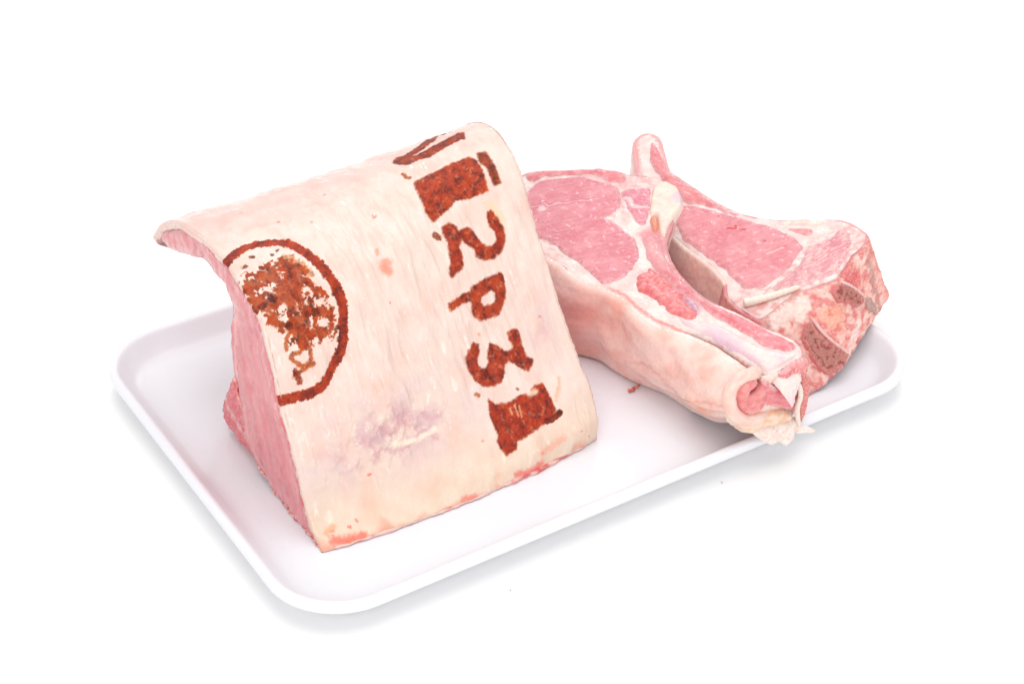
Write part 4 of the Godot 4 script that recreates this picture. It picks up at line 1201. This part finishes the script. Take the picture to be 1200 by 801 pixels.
func build_rear_chop() -> void:
	var t := thing("pork_chop", "pork chop at the far right with sawn backbone and a narrow tail pointing back", "pork chop", Vector3(0.14, FLOOR_Y * MM, 0.0), "raw pork chops on the tray")
	var keys := [
		[120.5, -30.0, 118.0, -28.0, 4.0, 1.5, 1.5], [118.2, -20.0, 115.5, -19.0, 4.0, 2.0, 1.5], [117.7, -10.0, 115.0, -9.0, 4.0, 2.0, 1.5], [117.8, 0.0, 115.0, 1.0, 4.0, 2.0, 1.5], [117.4, 10.0, 114.0, 11.0, 4.0, 1.5, 1.5],
		[115.0, 22.6, 111.0, 23.0, 4.0, 1.0, 1.5], [109.9, 30.6, 107.0, 32.0, 4.0, 0.5, 1.5], [108.3, 39.0, 105.0, 45.0, 4.0, 0.0, 1.5], [108.1, 48.0, 104.0, 62.0, 4.0, 0.0, 1.5], [110.0, 56.0, 107.0, 86.0, 4.0, 0.0, 1.0],
		[118.7, 56.0, 119.0, 91.0, 5.0, 0.0, 1.0], [126.0, 55.4, 127.0, 90.5, 7.0, 0.0, 1.0], [135.0, 56.0, 136.0, 88.0, 9.5, 0.0, 1.0], [142.7, 59.6, 144.0, 84.6, 11.0, 0.0, 1.0], [150.5, 62.0, 152.0, 80.8, 13.0, 0.0, 1.0],
		[158.5, 59.6, 160.0, 77.0, 15.5, 0.0, 1.0], [165.7, 56.0, 167.0, 74.4, 18.0, 0.0, 1.0], [172.7, 54.8, 174.0, 71.4, 20.5, 0.0, 1.0], [180.2, 50.0, 182.0, 68.0, 23.5, 0.0, 1.5],
		[181.7, 40.3, 186.0, 52.0, 22.0, 0.0, 2.0], [180.0, 31.0, 183.0, 36.0, 18.5, 0.0, 2.0], [172.2, 20.4, 174.0, 22.0, 17.5, 0.0, 2.0], [163.6, 10.7, 164.0, 11.0, 14.0, 0.0, 2.0], [157.5, 2.0, 157.0, 2.0, 5.0, 0.0, 2.0],
		[151.4, -13.0, 150.0, -13.0, 4.0, 0.0, 2.0], [149.0, -30.0, 147.0, -30.0, 4.0, 0.0, 1.6], [148.7, -48.0, 147.0, -48.0, 4.0, 0.0, 1.6], [148.6, -62.0, 147.5, -62.0, 4.0, 0.0, 1.6], [149.0, -72.6, 148.0, -73.0, 6.0, 0.5, 1.6],
		[153.9, -83.1, 153.0, -83.0, 10.0, 1.0, 1.6], [159.3, -93.7, 158.0, -93.0, 16.0, 1.0, 1.6], [162.3, -101.9, 161.0, -101.0, 19.0, 1.0, 1.6], [159.8, -108.4, 158.0, -108.0, 19.0, 1.0, 1.6], [154.0, -108.0, 153.0, -107.0, 19.0, 1.0, 1.6],
		[149.8, -103.4, 148.0, -102.0, 18.0, 1.0, 1.6], [144.7, -95.0, 142.0, -94.0, 14.0, 1.0, 1.6], [139.7, -86.3, 137.0, -85.0, 8.0, 1.0, 1.6], [136.7, -79.0, 134.0, -78.0, 5.0, 1.0, 1.6], [135.0, -62.0, 133.0, -61.0, 4.0, 1.0, 2.0], [129.4, -42.0, 127.0, -41.0, 4.0, 1.0, 2.0]]
	var plane := func(p: Vector2) -> float: return chop_b_plane(p)
	var wall_col := func(k: float, f: float, p: Vector3) -> Color:
		var n := noise_a.get_noise_3d(p.x * 0.05, p.y * 0.05, p.z * 0.05)
		if k < 5.2 or k > 39.0:
			var c := c8(255, 212, 198).lerp(c8(255, 230, 218), clampf(0.5 + n, 0.0, 1.0))
			return c.lerp(c8(236, 176, 166), 0.25 * sm(0.2, 0.6, noise_b.get_noise_2d(p.z * 0.5, f * 2.0)))
		if k > 28.0:
			return c8(246, 206, 202).lerp(c8(250, 226, 220), clampf(0.5 + 1.4 * n, 0.0, 1.0)).lerp(c8(234, 140, 146), 0.6 * sm(0.72, 0.95, f))
		return c8(228, 140, 144).lerp(c8(242, 192, 182), clampf(0.5 + 1.4 * n, 0.0, 1.0)).lerp(c8(222, 104, 106), 0.5 * sm(0.1, 0.5, noise_b.get_noise_3d(p.x * 0.2, p.y * 0.2, p.z * 0.2)))
	var w := ring_wall(keys, 340, 34, wall_col, plane)
	var wall: Sheet = w[0]
	commit(wall, "rind", mats["rind"], t)
	var outline: PackedVector2Array = w[1]
	var fat_col := func(p: Vector2, d: float) -> Color:
		var n := noise_a.get_noise_2d(p.x * 0.08, p.y * 0.08)
		var c := c8(246, 210, 205).lerp(c8(252, 232, 226), clampf(0.5 + 1.3 * n, 0.0, 1.0))
		c = c.lerp(c8(238, 164, 162), 0.75 * sm(-0.1, 0.4, noise_b.get_noise_2d(p.x * 0.16, p.y * 0.16)) * sm(26, 40, p.y))
		return c.lerp(c8(238, 160, 158), 0.8 * (1.0 - sm(0.8, 2.0, d + noise_b.get_noise_2d(p.x * 0.3, p.y * 0.3))) * (1.0 - sm(-30, -10, p.y)) * sm(134, 146, p.x))
	commit(pad(outline, 0.8, func(p: Vector2, d: float) -> Vector3:
		return Vector3(p.x, chop_b_plane(p) - 0.2 * (1.0 - sm(0.0, 1.0, d)) + 0.6 * noise_a.get_noise_2d(p.x * 0.09, p.y * 0.09), p.y), fat_col, Vector3.UP), "fat", mats["fat"], t)
	var muscle := smooth_poly(pts([124.6, -34.8, 119.8, -19.0, 119.2, -8.9, 119.4, 3.4, 119.0, 14.0, 118.4, 22.2, 117.0, 30.0, 118.4, 35.3, 123.2, 39.4, 129.2, 41.0, 136.3, 40.2, 144.1, 39.0, 150.7, 35.4, 156.0, 32.0, 157.4, 21.9, 156.4, 12.8, 155.0, 6.1, 152.6, -0.4, 149.6, -10.0, 146.8, -18.9, 144.6, -25.2, 141.6, -33.4, 137.0, -41.7, 130.4, -41.0]), 3, 0.6)
	commit(top_pad(grown(muscle, 1.0), plane, 0.6, 1.0, 0.8, 0.8, 0.7, func(p: Vector2, d: float) -> Color:
		var c := lean_tone(p, d, 0.36, c8(222, 132, 142), c8(238, 168, 174))
		var x1 := p.distance_to(Geometry2D.get_closest_point_to_segment(p, Vector2(139.4, -8.0), Vector2(144.6, -0.4)))
		var x2 := p.distance_to(Geometry2D.get_closest_point_to_segment(p, Vector2(143.2, -6.4), Vector2(141.4, -2.4)))
		c = c.lerp(c8(206, 40, 52), 0.9 * (1.0 - sm(0.25, 0.75, minf(x1, x2))))
		for q in [Vector2(145.4, 14.5), Vector2(155.4, 18.7), Vector2(142.2, -19.2)]:
			c = c.lerp(c8(190, 48, 66), 0.85 * (1.0 - sm(0.4, 1.0, p.distance_to(q))))
		var sc := p.distance_to(Geometry2D.get_closest_point_to_segment(p, Vector2(140.2, 23.0), Vector2(148.1, 25.9)))
		return c.lerp(c8(250, 214, 206), 0.8 * (1.0 - sm(0.2, 0.6, sc)))), "eye_muscle", mats["lean"], t)
	var pale := smooth_poly(pts([129.4, 43.2, 136.1, 42.8, 144.3, 41.2, 150.9, 37.8, 157.2, 34.6, 161.3, 36.1, 169.5, 37.3, 175.6, 35.9, 175.9, 43.2, 170.9, 51.0, 161.0, 56.1, 153.6, 58.5, 146.5, 57.5, 138.5, 54.4, 130.9, 51.0, 125.9, 45.6]), 3, 0.8)
	commit(top_pad(grown(pale, 0.4), plane, 0.6, 0.9, 0.8, 0.8, 0.9, func(p: Vector2, d: float) -> Color:
		var c := lean_tone(p, d, 0.1, c8(226, 150, 160), c8(240, 184, 184))
		c = c.lerp(c8(250, 214, 206), 0.7 * sm(0.15, 0.45, noise_b.get_noise_2d(p.x * 0.10, p.y * 0.5)))
		return c.lerp(c8(196, 120, 136), 0.5 * sm(0.25, 0.55, noise_b.get_noise_2d(p.x * 0.22 + 9.0, p.y * 0.7)))), "side_muscle", mats["lean"], t)
	var strip := smooth_poly(pts([151.6, -80.0, 147.8, -70.9, 147.6, -61.0, 147.6, -46.5, 147.8, -33.0, 149.0, -20.0, 151.0, -12.0, 148.4, -14.0, 145.6, -24.8, 142.6, -34.0, 138.6, -43.4, 139.6, -58.1, 143.0, -72.8, 145.4, -82.6, 151.4, -93.0, 156.0, -98.2, 158.0, -97.6, 155.5, -89.6]), 3, 0.6)
	commit(top_pad(grown(strip, 0.6), plane, 0.6, 1.4, 1.0, 0.8, 0.9, func(p: Vector2, d: float) -> Color: return lean_tone(p, d, 1.57, c8(230, 122, 130), c8(242, 166, 168))), "flank_meat", mats["lean"], t)
	var red := smooth_poly(pts([158.0, 14.0, 164.2, 20.2, 167.1, 26.4, 163.2, 28.5, 159.6, 22.5]), 4, 0.5)
	commit(top_pad(red, plane, 0.6, 0.8, 0.8, 0.8, 0.5, func(p: Vector2, d: float) -> Color: return lean_tone(p, d, 0.9, c8(230, 112, 118), c8(242, 160, 160))), "lean_patch", mats["lean"], t)
	var cap := smooth_poly(pts([157.6, 4.8, 163.4, 10.6, 171.8, 20.2, 177.6, 27.4, 170.4, 27.0, 164.7, 18.6, 159.0, 12.0]), 4, 0.4)
	commit(top_pad(cap, plane, 0.6, 1.8, 1.2, 0.8, 0.5, func(p: Vector2, _d: float) -> Color: return c8(252, 236, 226).lerp(c8(248, 216, 206), 0.5 + noise_b.get_noise_2d(p.x * 0.2, p.y * 0.2))), "fat_cap", mats["fat"], t)
	# sawn backbone: a ruled face from the cut face's edge down to the tray; a = 0..80 along, b = 0..45 down
	var e_top := curve3([110.5, 0, 57.8, 118.7, 0, 56.6, 126.0, 0, 56.0, 135.0, 0, 56.6, 142.7, 0, 60.5, 150.5, 0, 63.3, 158.5, 0, 60.7, 165.7, 0, 57.0, 172.7, 0, 56.0, 180.6, 0, 51.0], 8)
	var e_low := curve3([110.0, 4.2, 93.0, 120.0, 5.5, 92.5, 128.0, 7.5, 91.5, 136.0, 9.5, 89.5, 144.0, 11.0, 86.0, 152.0, 13.0, 82.0, 160.0, 15.5, 78.5, 167.0, 18.0, 75.5, 174.0, 20.5, 72.5, 183.0, 24.0, 69.0], 8)
	var face_n := Vector3(0.12, 0.62, 0.77)
	var face := func(p: Vector2) -> Vector3:
		var x := clampf(p.x / 80.0, 0.0, 1.0) * (e_top.size() - 1)
		var i := mini(int(x), e_top.size() - 2)
		var a := e_top[i].lerp(e_top[i + 1], x - i)
		a.y = chop_b_plane(Vector2(a.x, a.z))
		return a.lerp(e_low[i].lerp(e_low[i + 1], x - i), clampf(p.y / 45.0, 0.0, 1.0)) + Vector3(p.x - clampf(p.x, 0.0, 80.0), 0, 0)
	var put := func(rise: float, rim: float, rough: float) -> Callable:
		return func(p: Vector2, d: float) -> Vector3:
			return face.call(p) + face_n * (rise * sqrt(sm(0.0, rim, d)) + rough * noise_b.get_noise_2d(p.x * 0.3, p.y * 0.3) * sm(0.0, 2.0, d) - 0.5 * (1.0 - sm(0.0, 1.0, d)))
	var rect := PackedVector2Array()
	for k in 40:
		rect.append(Vector2(80.0 * k / 39.0, 0.0))
	for k in 18:
		rect.append(Vector2(80.0, 45.0 * (k + 1) / 19.0))
	for k in 40:
		rect.append(Vector2(80.0 - 80.0 * k / 39.0, 45.0))
	for k in 18:
		rect.append(Vector2(0.0, 45.0 - 45.0 * (k + 1) / 19.0))
	commit(pad(smooth_poly(rect, 1, 1.3, 0.35), 0.6, put.call(1.6, 3.0, 0.65), func(p: Vector2, d: float) -> Color:
		var n := noise_b.get_noise_2d(p.x * 0.11, p.y * 0.11)
		var c := c8(240, 176, 166).lerp(c8(250, 216, 206), clampf(0.5 + 1.2 * noise_a.get_noise_2d(p.x * 0.09 + 3.0, p.y * 0.09), 0.0, 1.0))
		c = c.lerp(c8(226, 122, 120), 0.8 * sm(-0.1, 0.45, n))
		c = c.lerp(c8(238, 158, 122), 0.55 * (1.0 - sm(4.0, 11.0, p.distance_to(Vector2(34.0, 19.0)) + 4.0 * n)))
		c = c.lerp(c8(252, 234, 224), 0.85 * (1.0 - sm(5.0, 9.0, p.distance_to(Geometry2D.get_closest_point_to_segment(p, Vector2(2, 1), Vector2(22, 5))) + 3.0 * n)))
		c = c.lerp(c8(248, 226, 222), 0.8 * (1.0 - sm(3.0, 6.0, p.distance_to(Vector2(46, 36)) + 3.0 * n)))
		c = c.lerp(c8(222, 90, 96), 0.75 * (1.0 - sm(3.0, 6.5, p.distance_to(Geometry2D.get_closest_point_to_segment(p, Vector2(52, 5), Vector2(58, 12))) + 3.0 * n)))
		c = c.lerp(c8(202, 36, 40), 0.85 * (1.0 - sm(0.8, 1.8, p.distance_to(Vector2(43.4, 42.0)) + 0.8 * n)))
		c = c.lerp(c8(186, 138, 130), 0.7 * (1.0 - sm(0.8, 2.4, absf(p.x - 70.8 + 0.06 * (p.y - 20.0) + 1.6 * n))) * sm(2.0, 8.0, p.y))
		c = c.lerp(c8(232, 150, 142), 0.6 * sm(70, 78, p.x + 4.0 * n))
		c = c.lerp(c8(216, 96, 98), 0.6 * (1.0 - sm(0.3, 2.0, d + 1.6 * noise_b.get_noise_2d(p.x * 0.5, p.y * 0.5))))
		return c.lerp(c8(246, 222, 210), 0.5 * sm(0.35, 0.6, noise_b.get_noise_2d(p.x * 0.5 + 7.0, p.y * 0.5))), face_n), "sawn_backbone", mats["bone"], t)
	var marrow_col := func(p: Vector2, d: float) -> Color:
		var n := noise_b.get_noise_2d(p.x * 0.9, p.y * 0.9) - 1.0 * sm(0.55, 0.2, noise_c.get_noise_2d(p.x * 0.55, p.y * 0.55) + 1.0)
		var c := c8(178, 112, 102).lerp(c8(204, 146, 134), clampf(0.6 + 0.28 * n, 0.0, 1.0))
		c = c.lerp(c8(150, 44, 48), 0.7 * sm(0.15, 0.5, noise_b.get_noise_2d(p.x * 0.2 + 4.0, p.y * 0.2)))
		return c.lerp(c8(232, 146, 144), 0.85 * (1.0 - sm(0.3, 2.4, d + 1.2 * noise_b.get_noise_2d(p.x * 0.4, p.y * 0.4))))
	for poly in [pts([13.1, 18.0, 18.7, 14.0, 21.7, 16.3, 22.6, 23.4, 26.0, 31.0, 31.4, 39.8, 30.0, 43.0, 22.2, 43.3, 16.1, 42.0, 13.1, 38.9, 10.7, 31.0, 12.0, 24.0]), pts([38.3, 6.5, 43.9, 2.6, 49.5, 9.2, 56.6, 22.3, 58.0, 26.4, 50.8, 25.7, 45.5, 18.4, 39.5, 12.7])]:
		commit(pad(smooth_poly(poly, 3, 0.7), 0.4, func(p: Vector2, d: float) -> Vector3:
			return face.call(p) + face_n * (3.0 + 0.7 * (1.0 - sm(0.0, 1.6, d)) - 3.4 * (1.0 - sm(0.0, 0.6, d)) + 0.5 * noise_b.get_noise_2d(p.x * 0.7, p.y * 0.7)), marrow_col, face_n), "vertebra_bone", mats["bone"], t)
	commit(pad(smooth_poly(pts([62.6, 28.1, 65.4, 33.0, 66.2, 39.0, 64.7, 43.6, 61.3, 39.3, 56.7, 29.9]), 3, 0.7), 0.5, put.call(3.2, 1.2, 0.5), func(p: Vector2, d: float) -> Color:
		return c8(170, 142, 138).lerp(c8(206, 170, 162), clampf(0.5 + noise_b.get_noise_2d(p.x * 0.8, p.y * 0.8), 0.0, 1.0)).lerp(c8(232, 160, 150), 0.7 * (1.0 - sm(0.2, 1.0, d))), face_n), "bone_tip", mats["bone"], t)
	# pale rims of gristle beside the two bones
	for line in [[22.6, 12.6, 23.8, 21.6, 26.8, 30.3, 34.2, 43.6], [44.0, 1.4, 50.6, 10.6, 58.4, 24.6]]:
		var g: Array = []
		for q in pts(line):
			var v: Vector3 = face.call(q) + face_n * 2.7
			g.append_array([v.x, v.y, v.z])
		commit(tube(curve3(g, 10), func(f: float, _a: float) -> float: return 0.9 * sm(0.0, 0.2, f) * sm(0.0, 0.15, 1.0 - f) + 0.1, 8, func(f: float, _a: float) -> Color: return c8(240, 178, 176).lerp(c8(246, 208, 202), 0.5 + 0.5 * noise_b.get_noise_2d(f * 9.0, 4.0))), "gristle", mats["fat"], t)
	# loose white tendon lying along the edge
	var tp := []
	for q in [[109.4, 43.2], [113.4, 45.6], [118.2, 48.2], [123.6, 50.6], [129.0, 52.8], [135.4, 55.6]]:
		tp.append_array([q[0], chop_b_plane(Vector2(q[0], q[1])) + 2.1, q[1]])
	commit(tube(curve3(tp, 10), func(f: float, a: float) -> float: return (2.3 - 1.2 * f + 0.25 * noise_b.get_noise_2d(f * 8.0, a)) * sm(0.0, 0.05, f + 0.01) * sm(0.0, 0.1, 1.0 - f) + 0.1, 12, func(f: float, _a: float) -> Color: return c8(255, 244, 232).lerp(c8(252, 230, 218), f)), "tendon", mats["fat"], t)


# ------------------------------------------------------------------ scraps

func build_crumbs() -> void:
	var t := thing("meat_scrap", "tiny red scrap of meat on the tray floor beside the front chop", "meat scrap", Vector3(0.043, FLOOR_Y * MM, 0.044))
	commit(tube(curve3([41.0, 4.9, 43.4, 43.4, 5.3, 44.2, 44.4, 5.0, 43.0, 46.6, 5.6, 43.6, 48.4, 5.4, 42.6], 8), func(f: float, a: float) -> float: return 0.9 + 0.5 * noise_b.get_noise_2d(f * 9.0, a * 0.7) - 0.6 * f, 10,
		func(f: float, _a: float) -> Color: return c8(204, 54, 58).lerp(c8(236, 140, 128), 0.5 + 0.5 * noise_b.get_noise_2d(f * 9.0, 1.0))), "scrap_body", mats["lean"], t)
	var spots := [[-79.8, 127.5, "crumb on the white paper in front of the middle of the tray"], [40.0, 118.2, "pale crumb on the paper close under the right half of the front rim"]]
	for q in spots:
		var o := thing("crumb", q[2], "crumb", Vector3(q[0] * MM, -0.001, q[1] * MM), "crumbs on the paper")
		var s := grid(12, 7, true, func(i: int, j: int) -> Array:
			var a := TAU * i / 12.0
			var b := PI * j / 6.0
			var r: float = 0.4 * (1.0 + 0.5 * noise_b.get_noise_3d(cos(a) * 2.0 + q[0], b, sin(a) * 2.0))
			return [Vector3(q[0] + cos(a) * sin(b) * r, -0.5 + cos(b) * r * 0.8, q[1] + sin(a) * sin(b) * r), c8(206, 196, 186)])
		s.outward_from_middle()
		commit(s, "crumb_body", mats["bone"], o)
